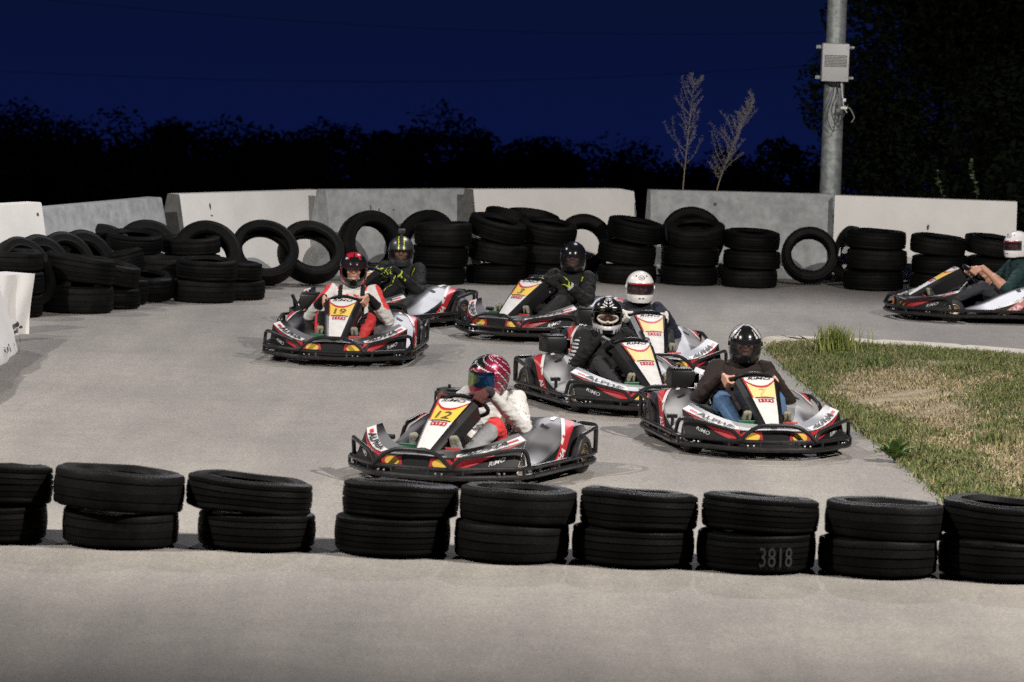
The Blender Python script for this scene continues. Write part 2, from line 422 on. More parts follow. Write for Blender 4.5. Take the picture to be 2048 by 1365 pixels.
# white blocks at the left edge of the track, nearest the camera
m_whiteb = mat('white_plastic_skin', (0.58, 0.575, 0.565), 0.5, var=0.05, vs=3, bump=0.25, bs=5)
def white_block(corners, depth, h, batter, label, scuffs, seed):
    """low block whose sloped face turns to the track; corners are the pixels of its base line (near, far)"""
    n0, f0 = at(*corners[0]), at(*corners[1]); d = (f0 - n0); Ln = d.length; d.normalize(); nrm = V((d.y, -d.x, 0))
    prof = [(0, 0.0), (-.012, .10), (-.05, .16), (-batter * .55, h * .55), (-batter, h), (-batter - depth, h + .01), (-batter - depth - .05, .0)]
    rs = random.Random(seed); nseg = 16; vs = []; n = len(prof)
    for i in range(nseg + 1):
        q = i / nseg
        for k, (f_, z) in enumerate(prof):
            wv = .022 * math.sin(q * 9 + k * 1.3 + seed) * (1 if 0 < k < 5 else .3) + .012 * math.sin(q * 23 + k)
            vs.append(nrm * (f_ + wv) + d * (Ln * q + (.03 * (k % 2) if i == nseg else 0)) + V((0, 0, z + (.012 * math.sin(q * 14 + seed) if k in (4, 5) else 0))))
    fs = [[i * n + k, i * n + k + 1, (i + 1) * n + k + 1, (i + 1) * n + k] for i in range(nseg) for k in range(n - 1)]
    b = MB(); b.add(vs, fs, 0, True); b.add(vs[:n], [list(range(n))], 0, False); b.add(vs[-n:], [list(range(n))], 0, False)
    o = b.obj('white_block', m_whiteb, sharp=40); o.location = n0; tag(o, label, 'barrier', 'white blocks at the left edge of the track')
    for k in range(scuffs):
        sb = MB(); x = rs.uniform(.55, .97) * Ln; z = rs.uniform(.03, .17); w = rs.uniform(.02, .09); hh = rs.uniform(.012, .04); pts = []
        q = x / Ln
        for t in range(8):
            an = 2 * math.pi * t / 8; rr = rs.uniform(.45, 1.1); zz = z + math.sin(an) * hh * rr
            pts.append(nrm * (.040 - .25 * max(0, zz - .1)) + d * (x + math.cos(an) * w * rr) + V((0, 0, zz)))
        sb.add(pts, [list(range(8))]); sb.obj('scuff_mark', m_scuff, o)
    return o
white_block([(-36, 768), (38, 699)], .3, .84, .34, 'white block nearest the camera at the left edge, its lower corner scuffed black', 7, 1)
white_block([(-215, 930), (-40, 772)], .3, .84, .34, 'unseen white block added beyond the scuffed block to shade the left edge of the track', 0, 3)  # out of view, added to cast shade along the left side
b = MB()
def face_block(px, top, bot, h_, depth, label, seed):
    """block seen face on: base line from pixel to pixel"""
    a, c = at(*bot[0]), at(*bot[1]); d = c - a; Ln = d.length; d.normalize(); nrm = V((d.y, -d.x, 0)); nrm = nrm if nrm.y < 0 else -nrm
    b = MB(); nu, nv = 18, 10; vs = []
    for j in range(nv + 1):
        v = j / nv
        for i in range(nu + 1):
            u = i / nu
            wv = .03 * math.sin(u * 8 + 2 * v + seed) * (1 - v * .6) + .015 * math.sin(u * 19 - 4 * v)
            x = Ln * u + (.09 * (v ** 1.2) * (1 if u > .5 else 0) * (u - .5) * 2); z = h_ * v - (.10 * max(0, .25 - v) * 4 * u * 0)
            vs.append(d * x + nrm * (wv + .05 * (1 - v)) + V((0, 0, z)))
    n1 = len(vs); w = nu + 1
    vs += [v - nrm * depth for v in vs[:n1]]
    fs = [[j * w + i, j * w + i + 1, (j + 1) * w + i + 1, (j + 1) * w + i] for j in range(nv) for i in range(nu)]
    fs += [[q + n1 for q in f[::-1]] for f in fs]
    for i in range(nu): fs += [[i, i + 1, n1 + i + 1, n1 + i], [nv * w + i, nv * w + i + 1, n1 + nv * w + i + 1, n1 + nv * w + i]]
    for j in range(nv): fs += [[j * w, (j + 1) * w, n1 + (j + 1) * w, n1 + j * w], [j * w + nu, (j + 1) * w + nu, n1 + (j + 1) * w + nu, n1 + j * w + nu]]
    b.add(vs, fs, 0, True); o = b.obj('white_block', m_whiteb, sharp=40); o.location = a; tag(o, label, 'barrier', 'white blocks at the left edge of the track')
    rs = random.Random(seed)
    for k in range(6):
        sb = MB(); x = rs.uniform(.55, .98) * Ln; z = rs.uniform(.03, .15); ww = rs.uniform(.015, .06); hh = rs.uniform(.01, .035)
        pts = [nrm * (.088) + d * (x + math.cos(t * .785) * ww * rs.uniform(.5, 1.1)) + V((0, 0, z + math.sin(t * .785) * hh * rs.uniform(.5, 1.1))) for t in range(8)]
        sb.add(pts, [list(range(8))]); sb.obj('scuff_mark', m_scuff, o)
face_block(0, 0, [(-60, 678), (52, 668)], .57, .35, 'low white wrinkled block at the left edge beside the first tyre stack', 4)

# ---------------------------------------------------------------- tyres
def tyre_mat(name, c0, c1):
    m = bpy.data.materials.new(name); m.use_nodes = True; n = m.node_tree.nodes; L = m.node_tree.links; p = n['Principled BSDF']
    t = n.new('ShaderNodeTexCoord'); a = n.new('ShaderNodeTexNoise'); a.inputs['Scale'].default_value = 5; a.inputs['Detail'].default_value = 8; a.inputs['Roughness'].default_value = .75
    L.new(t.outputs['Object'], a.inputs['Vector'])
    r = n.new('ShaderNodeValToRGB'); r.color_ramp.elements[0].position = .35; r.color_ramp.elements[1].position = .72
    r.color_ramp.elements[0].color = (*c0, 1); r.color_ramp.elements[1].color = (*c1, 1)
    e3 = r.color_ramp.elements.new(.86); e3.color = (*[x * 3.2 for x in c1], 1)
    L.new(a.outputs['Fac'], r.inputs['Fac']); L.new(r.outputs['Color'], p.inputs['Base Color']); p.inputs['Roughness'].default_value = .55
    p.inputs['Specular IOR Level'].default_value = .055
    # sipes cut across the tread
    w = n.new('ShaderNodeTexNoise'); w.inputs['Scale'].default_value = 70; w.inputs['Detail'].default_value = 3; L.new(t.outputs['Object'], w.inputs['Vector'])
    bu = n.new('ShaderNodeBump'); bu.inputs['Strength'].default_value = .35; bu.inputs['Distance'].default_value = .01; L.new(w.outputs['Fac'], bu.inputs['Height']); L.new(bu.outputs['Normal'], p.inputs['Normal'])
    return m
M_TY = [tyre_mat('tyre_rubber', (0.0020, 0.0020, 0.0020), (0.0050, 0.0050, 0.0048)), tyre_mat('dusty_tyre_rubber', (0.0024, 0.0024, 0.0023), (0.0075, 0.0073, 0.0069)),
        tyre_mat('black_tyre_rubber', (0.0016, 0.0016, 0.0016), (0.0038, 0.0038, 0.0038))]
def tyre_mesh(D, w, rim, seed, style, sag):
    """car tyre without a wheel: grooved tread, bulging sidewalls, beads, hollow inside; axis along Z"""
    rs = random.Random(seed); Ro = D / 2; Rr = rim; h = w / 2; sw = Ro - Rr
    pr = []
    # outside, from the lower bead round the tread to the upper bead
    side = [(Rr, h * .70), (Rr + .010, h * .86), (Rr + sw * .12, h * .93), (Rr + sw * .16, h * .985), (Rr + sw * .22, h * .96), (Rr + sw * .45, h * 1.03), (Rr + sw * .62, h * 1.0), (Rr + sw * .66, h * 1.012), (Rr + sw * .70, h * .99), (Rr + sw * .86, h * .90), (Rr + sw * .90, h * .895), (Rr + sw * .955, h * .80)]
    pr += [(r, -z) for r, z in side]
    g = {0: [-.56, -.2, .2, .56], 1: [-.48, 0.0, .48], 2: [-.6, -.3, 0, .3, .6]}[style]
    gw = .030 if style else .04
    for c in g:
        zc = c * h
        crown = lambda z: Ro - .016 * (z / h) ** 2
        pr += [(crown(zc - gw * h), zc - gw * h), (crown(zc) - .009, zc - gw * h * .7), (crown(zc) - .009, zc + gw * h * .7), (crown(zc + gw * h), zc + gw * h)]
    pr += [(r, z) for r, z in reversed(side)]
    pr += [(Rr + .012, h * .62), (Rr + sw * .35, h * .86), (Ro - .035, h * .70), (Ro - .022, 0), (Ro - .035, -h * .70), (Rr + sw * .35, -h * .86), (Rr + .012, -h * .62)]
    seg = 84; vs = []; n = len(pr); ph = rs.uniform(0, 6.28)
    for k in range(seg):
        a = 2 * math.pi * k / seg
        for i, (r, z) in enumerate(pr):
            tread = len(side) <= i < len(pr) - 7 - len(side)
            rr = r
            if tread and k % 2 and abs(z) > h * .35: rr -= .0035
            rr *= 1 + sag * .5 * math.cos(2 * a + ph) + .004 * math.sin(3 * a + ph)
            zz = z + sag * w * .8 * math.cos(a - ph) * (1 if z > 0 else .2) - sag * w * .55 * (z / h) * abs(math.cos(2 * a + ph)) 
            vs.append((rr * math.cos(a), rr * math.sin(a), zz))
    fs = []
    for k in range(seg):
        q = (k + 1) % seg
        for i in range(n): fs.append([k * n + i, k * n + (i + 1) % n, q * n + (i + 1) % n, q * n + i])
    b = MB(); b.add(vs, fs); me = b.mesh('tyre', M_TY[seed % 3])
    bm = bmesh.new(); bm.from_mesh(me); bmesh.ops.recalc_face_normals(bm, faces=bm.faces[:]); bm.to_mesh(me); bm.free()
    me.set_sharp_from_angle(angle=R(38)); return me
TY = {}
def tyre_at(c, normal, D, w, label, group, var=0, sag=.03, cat='tyre', spin=None):
    k = (round(D, 2), round(w, 3), var, sag)
    if k not in TY: TY[k] = tyre_mesh(D, w, D * .5 * [.58, .645, .56, .66, .60, .585][var], var, var % 3, sag)
    o = link('tyre', TY[k]); n = V(normal).normalized()
    q = n.to_track_quat('Z', 'Y'); o.rotation_mode = 'QUATERNION'
    from mathutils import Quaternion
    o.rotation_quaternion = q @ Quaternion((0, 0, 1), spin if spin is not None else random.uniform(0, 6.28)); o.location = c
    return tag(o, label, cat, group)
BG = 'old tyres piled along the far barriers'
def stack(px, py, D, items, var0=0, group=BG):
    """py: front foot of the stack; items from the bottom up: (width, tilt toward x, tilt toward camera, dx, dy, label)"""
    p = at(px, py); p.y += D * .5 * .8; z = 0
    for i, (w, tx, ty, dx, dy, lab) in enumerate(items):
        n = V((tx, -ty, 1)).normalized(); half = w / 2; rise = half + (D * .5) * math.hypot(tx, ty) * (.62 if i else .9)
        tyre_at((p.x + dx, p.y + dy, z + rise), n, D, w, lab, group, var=(var0 + i * 2) % 6, sag=[.02, .035, .05][(var0 + i) % 3])
        z += rise + half - (D * .5) * math.hypot(tx, ty) * .25
    return p
def lean(px, py, D, w, nrm, label, var=0, dz=0.0, sag=.02, group=BG):
    n = V(nrm).normalized(); p = at(px, py); z = D / 2 * math.sqrt(max(0, 1 - n.z ** 2)) + w / 2 * abs(n.z) + dz
    back = V((n.x, n.y, 0)) * -1 * (D / 2 * n.z * .9)
    tyre_at((p.x + back.x * .5, p.y + .02 + D * .5 * n.z * .8, z), n, D, w, label, group, var=var, sag=sag)

EO = lambda w, n, *l: [(w, 0, 0, random.uniform(-.02, .02), random.uniform(-.02, .02), t) for t in l]
# right to left along the far side
stack(1990, 590, .68, [(.21, 0, 0, 0, 0, 'bottom tyre of the stack behind the driver in the green jacket'), (.21, 0, .05, .0, 0, 'middle tyre with an open top in the stack behind the driver in the green jacket'), (.21, .1, .05, -.02, .05, 'tilted top tyre of the stack behind the driver in the green jacket')], 0)
lean(1992, 570, .74, .2, (.05, .34, .9), 'tyre lying behind the stack at the far right, only its humped tread showing', 2, .36)
stack(1878, 588, .67, [(.22, 0, 0, .01, 0, 'bottom tyre of the second stack from the right, behind the nose of the rightmost kart'), (.22, 0, 0, .02, 0, 'middle tyre of the second stack from the right, behind the rightmost kart'), (.21, .05, .03, -.01, .0, 'slightly tilted top tyre of the second stack from the right')], 3)
lean(1880, 568, .72, .2, (.02, .34, .9), 'tyre lying behind the second stack from the right, just its rounded top showing', 5, .34)
stack(1750, 583, .72, [(.24, 0, 0, .0, 0, 'bottom tyre of the tall even stack before the far right white barrier'), (.24, 0, 0, .03, 0, 'middle tyre of the tall even stack before the far right white barrier'), (.22, .01, 0, .01, .0, 'top tyre of the tall even stack before the far right white barrier')], 2)
lean(1696, 566, .66, .2, (-.86, -.35, .2), 'tyre standing edge on between the round upright tyre and the tall even stack', 4)
lean(1618, 572, .67, .23, (-.02, -.93, .30), 'upright tyre facing the camera before the joint of grey and white barriers', 1)
stack(1502, 577, .67, [(.21, 0, 0, -.01, 0, 'bottom tyre of the straight stack left of the upright round tyre'), (.22, 0, 0, .01, 0, 'middle tyre of the straight stack left of the upright round tyre'), (.21, .03, .06, .0, 0, 'top tyre with a white spot in the straight stack left of the upright round tyre')], 4)
stack(1380, 572, .69, [(.22, 0, 0, -.01, 0, 'bottom tyre of the stack with the big upright tyre behind it'), (.22, 0, .0, .0, 0, 'middle tyre of the stack with the big upright tyre behind it'), (.21, .0, .26, .05, 0, 'top tyre tipped toward the camera, the big upright tyre rising behind it')], 0)
lean(1382, 562, .76, .22, (0, -.90, .42), 'big upright tyre leaning on the grey barrier behind a stack', 3, .10)
stack(1258, 570, .68, [(.22, 0, 0, -.02, 0, 'bottom tyre of the stack at the open gap between barriers'), (.24, .08, .04, -.03, 0, 'middle tyre of the crooked stack at the open gap between barriers'), (.23, .14, .10, .06, .0, 'tilted top tyre with a pale scrawl, stack at the open gap between barriers')], 1)
lean(1166, 560, .70, .22, (.15, -.92, .36), 'upright tyre behind the glossy black helmet, white barrier in its hole', 0, .05)
stack(1092, 568, .68, [(.22, 0, 0, .02, 0, 'bottom tyre of the stack left of the glossy black helmet'), (.22, .02, 0, .0, 0, 'middle tyre of the stack left of the glossy black helmet'), (.22, .13, .14, .0, .0, 'tilted top tyre of the stack left of the glossy black helmet')], 5)
lean(1062, 560, .66, .2, (.1, .25, .95), 'arched tyre lying behind the stack left of the glossy black helmet', 1, .48)
lean(1018, 560, .60, .2, (.25, .25, .9), 'tyre wedged between two stacks, only its grooved shoulder showing', 3, .46)
stack(990, 570, .68, [(.22, 0, 0, .0, 0, 'bottom tyre of the sagging stack in the middle of the far row'), (.23, .12, .02, .02, 0, 'slumped middle tyre of the sagging stack in the middle of the far row'), (.22, .24, .14, .0, .02, 'steeply tilted top tyre of the sagging stack in the middle of the far row')], 2)
stack(872, 570, .68, [(.19, 0, 0, -.01, 0, 'bottom tyre of the stack right of the helmet with yellow stripes'), (.24, 0, 0, .02, 0, 'grooved middle tyre of the stack right of the helmet with yellow stripes'), (.26, -.01, .03, .06, 0, 'wide top tyre of the stack right of the helmet with yellow stripes')], 3)
lean(848, 556, .70, .2, (-.15, -.8, .55), 'tyre leaning on the grey barrier behind the stack right of the yellow striped helmet', 0, .10)
lean(742, 562, .78, .25, (.42, -.86, .24), 'large upright tyre behind the driver with the camera on his helmet', 5)
lean(622, 574, .74, .25, (.24, -.76, .60), 'leaning tyre nearest the driver in the white and red suit', 1)
lean(527, 578, .76, .25, (.20, -.80, .55), 'leaning tyre in the middle of the three before the white barrier', 3)
lean(412, 584, .76, .25, (.14, -.84, .50), 'leaning tyre on the left of the three before the white barrier', 0)
lean(294, 577, .74, .24, (.25, -.80, .5), 'leaning tyre before the right end of the left grey barrier', 4)
lean(206, 584, .74, .24, (.28, -.72, .58), 'leaning tyre half hidden by the jumbled heap, before the left grey barrier', 2)
# the jumbled heap on the left
stack(404, 607, .66, [(.23, 0, 0, .0, 0, 'bottom tyre of the pair standing out in front of the leaning tyres'), (.22, .02, .02, .02, 0, 'top tyre of the pair standing out in front of the leaning tyres')], 1)
stack(463, 602, .62, [(.20, 0, 0, .03, .1, 'bottom tyre of the pair tucked behind the front pair, to its right'), (.20, .02, 0, .0, .1, 'top tyre of the pair tucked behind the front pair, to its right')], 4)
stack(372, 588, .66, [(.2, 0, 0, 0, .25, 'hidden bottom tyre of the open topped stack behind the front pair'), (.2, 0, 0, 0, .25, 'middle tyre of the open topped stack behind the front pair'), (.18, -.02, .05, .0, .25, 'flat tyre with its open top showing, behind the front pair')], 3)
stack(318, 596, .55, [(.2, 0, 0, 0, 0, 'small tyre lying between the heap and the open topped stack'), (.2, 0, .05, .02, .1, 'small tyre on top between the heap and the open topped stack')], 2)
stack(288, 606, .58, [(.26, .08, .16, 0, 0, 'low tyre with a tilted open top at the right foot of the heap')], 5)
stack(246, 611, .50, [(.26, .10, 0, .0, 0, 'small steep tyre at the foot of the heap, left of the open one'), (.24, -.2, .0, -.06, .05, 'small tyre tipped to the left on top of the heap')], 0)
stack(262, 590, .62, [(.22, 0, 0, 0, .3, 'tyre at the bottom in the back of the heap'), (.2, .0, 0, 0, .3, 'tyre in the middle of the back of the heap'), (.19, .06, .12, -.02, .25, 'tyre with an open top crowning the back of the heap')], 1)
stack(205, 622, .58, [(.22, 0, 0, .05, .2, 'tyre squeezed behind the big front pair at the left'), (.22, .2, .02, .05, .2, 'tilted tyre behind the big front pair at the left')], 2)
stack(146, 628, .75, [(.28, 0, 0, .0, 0, 'bottom tyre of the big gaping pair at the left'), (.27, .10, -.03, .02, 0, 'tilted top tyre of the big gaping pair at the left')], 4)
# the chain of tyres leaning on each other at the far left
for i, (px, py, nn, lab) in enumerate([(168, 612, (.62, -.66, .36), 'fourth and farthest tyre of the leaning chain at the far left'), (132, 616, (.66, -.60, .42), 'third tyre of the leaning chain at the far left'),
                                      (88, 624, (.68, -.56, .45), 'second tyre of the leaning chain at the far left'), (48, 630, (.68, -.54, .45), 'first tyre of the leaning chain at the far left edge')]):
    lean(px, py, .76, .24, nn, lab, i, .0)
stack(8, 640, .66, [(.23, 0, 0, 0, .25, 'flat tyre behind the low white block at the far left edge'), (.23, 0, 0, .0, .25, 'flat middle tyre behind the low white block'), (.2, .0, 0, .0, .25, 'flat top tyre peeping over the low white block')], 3)

# ---------------------------------------------------------------- front row of tyre stacks
FG = 'tyre stacks in the foreground row'
ROW = [  # px of the bottom tyre, foot py, D, width low, (tilt x, tilt camera), top dx, width top, what marks the stack
    (-30, 1090, .70, .235, (.02, -.07), .03, .245, 'stack cut by the left edge of the picture'),
    (232, 1101, .70, .225, (.05, -.07), -.015, .25, 'stack whose top tyre overhangs most, second from the left'),
    (506, 1106, .72, .22, (.055, -.075), -.05, .22, 'stack left of the wide open gap'),
    (781, 1118, .725, .235, (.01, -.06), .045, .215, 'stack right of the wide open gap'),
    (1022, 1130, .715, .235, (.02, -.06), .035, .22, 'stack below the nose of the kart with number 12'),
    (1267, 1139, .755, .225, (.015, -.055), .03, .235, 'stack in the middle right, below the empty asphalt'),
    (1516, 1150, .74, .24, (.03, -.055), .02, .22, 'stack with chalked characters on its lower tyre'),
    (1762, 1160, .725, .225, (.04, -.055), .03, .23, 'stack before the near corner of the grass'),
    (2005, 1168, .74, .245, (.03, -.05), .03, .235, 'stack cut by the right edge of the picture')]
ROWP = []
for i, (px, py, D, w, tl, dx, w2, what) in enumerate(ROW):
    p = at(px, py); p.y += D * .42; ROWP.append((p, D, w))
    tyre_at((p.x, p.y, w / 2 + .006), (.0, .022, 1), D, w, 'lower tyre of the foreground ' + what, FG, var=(i * 2 + 2) % 6, sag=[.03, .055, .045][i % 3])
    tyre_at((p.x + dx, p.y + .01, w + w2 / 2 - .012 + D * .12 * abs(tl[0])), (tl[0], -tl[1], 1), D * (1.14 if i == 1 else 1.05 if i == 2 else 1.0), w2, 'upper tyre of the foreground ' + what, FG, var=(i * 2 + 5) % 6, sag=[.06, .045, .075][i % 3])

def on_round(center, Rr, ang0, z0, hgt, wid, vs, outward=.004):
    """letters wrapped round a tyre's tread"""
    out = []
    for x, y in vs:
        a = ang0 + (x - .5) * wid / Rr
        out.append((center.x + (Rr + outward) * math.sin(a), center.y - (Rr + outward) * math.cos(a), z0 + y * hgt))
    return out
p, D, w = ROWP[6]
vs, fs = text2d('3818', 0.0)
b = MB(); b.add(on_round(p, D / 2 * 1.02, R(16), .055, .12, .21, vs), fs)
ch = b.obj('chalk_writing', mat('faded_chalk', (.011, .011, .0105), .9, var=.9, vs=28), fixn=False)
low = [o for o in bpy.data.objects if o.get('label', '').startswith('lower tyre of the foreground stack with chalked')][0]
ch.parent = low; bpy.context.view_layer.update(); ch.matrix_parent_inverse = low.matrix_world.inverted()

# ---------------------------------------------------------------- steel pole with the ballast box
m_galv = mat('galvanised_steel', (0.125, 0.14, 0.14), 0.5, .3, col2=(0.25, 0.27, 0.265), vs=14, sharp=.16, bump=.1, bs=30)
m_box = mat('grey_enamel', (0.30, 0.30, 0.30), 0.5, var=.03, vs=6)
m_dark = mat('black_rubber', (0.015, 0.015, 0.015), .6)
m_cable = mat('black_cable', (0.02, 0.02, 0.02), .5); m_cablew = mat('white_cable', (0.5, 0.5, 0.48), .5)
pb = at_y(1660, 400, 54.1); pb.z = 0
pt_ = at_y(1671.5, 0, 54.1); k = (pt_.x - pb.x) / pt_.z
pole = thing('lamp_pole', 'galvanised steel floodlight pole rising behind the joint of the grey and white barriers', 'lamp pole', pb)
b = MB(); hp = 12.6; b.tube([(k * z * .2, 0, z) for z in (-.05, 3, 6, 9, hp)], [.136, .120, .108, .098, .088], 28); b.obj('shaft', m_galv, pole)
b = MB(); b.box((-.9, -.08, hp), (.9, .0, hp + .08), 0, .01); b.obj('cross_arm', m_galv, pole)
for xx in (-.6, .6):
    b = MB(); b.box((xx - .25, -.35, hp - .3), (xx + .25, -.1, hp + .1), 0, .03); b.obj('floodlight_housing', m_dark, pole)
p = at_y(1670, 125.5, 53.86); s_ = FPX / 53.86; bw, bh = 55 / s_ / 2, 77 / s_ / 2
box = thing('ballast_box', 'pale grey metal box with louvres clamped high on the steel pole', 'control box', p)
b = MB(); b.box((-bw, -.10, -bh), (bw, .06, bh), 0, .022); b.obj('housing', m_box, box)
b = MB(); b.box((-bw + .006, -.118, -bh + .006), (bw - .006, -.098, bh - .006), 0, .01)
cover = b.obj('cover', m_box, box)
for i in range(8):
    b = MB(); z = .085 - i * .0185; b.box((-bw + .03, -.1225, z - .0042), (bw - .03, -.1185, z + .0042)); b.obj('louvre', mat('louvre_slot', (.03, .03, .03), .8), cover)
for sx in (-1, 1):
    for sz in (-1, 1):
        b = MB(); zz = sz * (bh - .05); b.box((sx * bw, -.03, zz - .016), (sx * (bw + .06), .02, zz + .016), 0, .004)
        b.tube([(sx * (bw + .04), -.05, zz), (sx * (bw + .04), .05, zz)], .011, 8); b.obj('clamp', m_galv, box)
        b = MB(); b.sphere((sx * (bw - .035), -.119, sz * (bh - .055)), .008, 0, 8); b.obj('screw', m_box, box)
b = MB(); b.tube([(.09, -.04, -bh - .05), (.09, -.04, -bh + .01)], .016, 10); b.obj('cable_gland', m_box, box)
def cab(pts, r, m, n):
    b = MB(); b.tube(roundpath(pts, .2, 8), r, 6); return b.obj(n, m, box)
cab([(.09, -.05, -bh - .04), (.10, -.12, -.42), (.12, -.14, -.55), (.16, -.13, -.60)], .006, m_cablew, 'cable')
cab([(.05, -.05, -bh), (.02, -.15, -.40), (-.05, -.16, -.60), (.06, -.15, -.80), (.10, -.13, -.72), (.10, -.14, -.50)], .008, m_cable, 'cable')
cab([(.0, -.05, -bh), (-.02, -.15, -.42), (-.10, -.15, -.62), (-.02, -.15, -.84), (.08, -.14, -.80)], .006, m_cable, 'cable')
cab([(.03, -.05, -bh), (.05, -.15, -.45), (-.0, -.16, -.62), (.06, -.15, -.74), (.14, -.13, -.62), (.17, -.12, -.50)], .006, m_cable, 'cable')
cab([(.13, -.13, -.52), (.20, -.12, -.55), (.26, -.10, -.66), (.22, -.1, -.72)], .006, mat('grey_cable', (.2, .2, .2), .5), 'cable')
b = MB(); b.box((.10, -.16, -.47), (.14, -.11, -.43), 0, .006); b.obj('cable_connector', m_cablew, box)
b = MB(); b.box((.08, -.16, -.56), (.16, -.11, -.53), 0, .006); b.obj('cable_connector', m_cablew, box)

# ---------------------------------------------------------------- dry weeds and vines behind the barriers
m_weed = mat('dry_stalk', (0.20, 0.15, 0.115), .85, var=.3, vs=9)
m_seed = mat('dry_seed_head', (0.135, 0.125, 0.12), .9, var=.4, vs=30)
def weed(base_px, top_px, y, label, lean_d, seed, full):
    rs = random.Random(seed); B = at_y(*base_px, y); T = at_y(*top_px, y); H = (T.z - B.z); b = MB(); base = V((B.x, y, 0))
    def stem_pt(q): return V((B.x - base.x + (T.x - B.x) * q ** 1.15, .05 * math.sin(q * 3), B.z + H * q))
    b.tube([V((-.05 * lean_d, 0, 0))] + [stem_pt(i / 12) for i in range(13)], [.0065] + [.006 - .0048 * i / 12 for i in range(13)], 6)
    st = b.obj('stalk', m_weed); 
    sd = MB()
    def spray(p, d, L_, r0):
        pts = [p]; q = p.copy(); dd = d.normalized()
        for k in range(7):
            dd = (dd + V((0, 0, .08)) + V((rs.uniform(-.3, .3), rs.uniform(-.1, .1), 0))).normalized(); q = q + dd * L_ / 7; pts.append(q.copy())
        sd.tube(pts, [r0 * (1 - .75 * i / 7) for i in range(8)], 4)
        for i in range(1, 8):
            for _ in range(13 if full else 9):
                c = pts[i] + (pts[i - 1] - pts[i]) * rs.random(); v = V((rs.uniform(-1, 1), rs.uniform(-1, 1), rs.uniform(.1, 1.2))).normalized(); ln = rs.uniform(.015, .062)
                e_ = c + v * ln; sd.tube([c, (c + e_) / 2 + V((0, 0, .003)), e_], [.0007, .0013, .0005], 3)
    n = 26 if full else 20
    for i in range(n):
        q = (.18 if not full else .12) + .86 * i / n; q = min(q, .98); p = stem_pt(q); sgn = 1 if i % 2 else -1
        L_ = H * (.40 * (1 - q) ** .7 + .10) * rs.uniform(.45, 1.3) * (1.0 if q > .25 else .8)
        spray(p, V((sgn * rs.uniform(.35, 1.0), rs.uniform(-.5, .5), rs.uniform(.55, 1.1))), L_, .0017)
    spray(stem_pt(.97), V((.1 * lean_d, 0, 1)), H * .12, .004)
    root = thing('dry_weed', label, 'weed', base); st.parent = root
    sd.obj('seed_head', m_seed, root)
weed((1366, 378), (1388, 168), 53.9, 'tall dry weed with a forked feathery top behind the grey barrier', .2, 3, False)
weed((1434, 380), (1504, 206), 53.9, 'dry weed bending to the right, with one dense feathery plume', 1, 8, True)

def leaf_np(clumps, n, size, seed, flat=.6):
    """many small leaves spread through clumps (centre, radii); returns vertices and quads"""
    g = np.random.default_rng(seed); per = max(1, n // len(clumps)); co = []
    for c, rad in clumps:
        v = g.normal(size=(per, 3)); v /= np.linalg.norm(v, axis=1)[:, None]; v *= (g.random((per, 1)) ** .45)
        p = np.array(c) + v * np.array(rad)
        a = g.normal(size=(per, 3)); a[:, 2] *= flat; a /= np.linalg.norm(a, axis=1)[:, None]
        w = np.cross(a, g.normal(size=(per, 3))); w /= np.linalg.norm(w, axis=1)[:, None]; s = size * g.uniform(.6, 1.35, (per, 1))
        co.append(np.stack([p - a * s, p + w * s * .45 - a * s * .1, p + a * s, p - w * s * .45 - a * s * .1], 1))
    co = np.concatenate(co).reshape(-1, 3); return co, np.arange(len(co)).reshape(-1, 4)
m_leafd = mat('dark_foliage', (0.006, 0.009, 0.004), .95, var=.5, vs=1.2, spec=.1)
m_bark = mat('bark', (0.022, 0.019, 0.016), .9, var=.3, vs=6)
m_vine = mat('vine_leaf', (0.022, 0.040, 0.010), .6, var=.3, vs=9)
for (px, py, top, seed, lab) in [(1884, 402, 338, 1, 'short leafy shoot climbing behind the far right barrier'), (1952, 405, 322, 2, 'taller leafy shoot climbing behind the far right barrier')]:
    rs = random.Random(seed); B = at_y(px, py, 53.75); T = at_y(px - 6, top, 53.75); root = thing('wild_vine', lab, 'vine', V((B.x, 53.75, 0)))
    b = MB(); pts = [V((0.03 * math.sin(i * 1.1) + (T.x - B.x) * i / 10 + .06 * (1 - i / 10), .02 * math.cos(i), T.z * i / 10)) for i in range(11)]
    b.tube(pts, [.007 - .0005 * i for i in range(11)], 5); b.obj('stem', m_bark, root)
    cl = []
    for i in range(46):
        q = rs.uniform(.45, 1); k = q * 10; c = pts[min(9, int(k))].lerp(pts[min(10, int(k) + 1)], k % 1); cl.append((c, (.09 * (1.2 - q), .06, .03)))
    co, fa = leaf_np(cl, 92, .030, seed); link('leaves', mesh_np('leaves', co, fa, 4, None, m_vine), root)['kind'] = 'stuff'

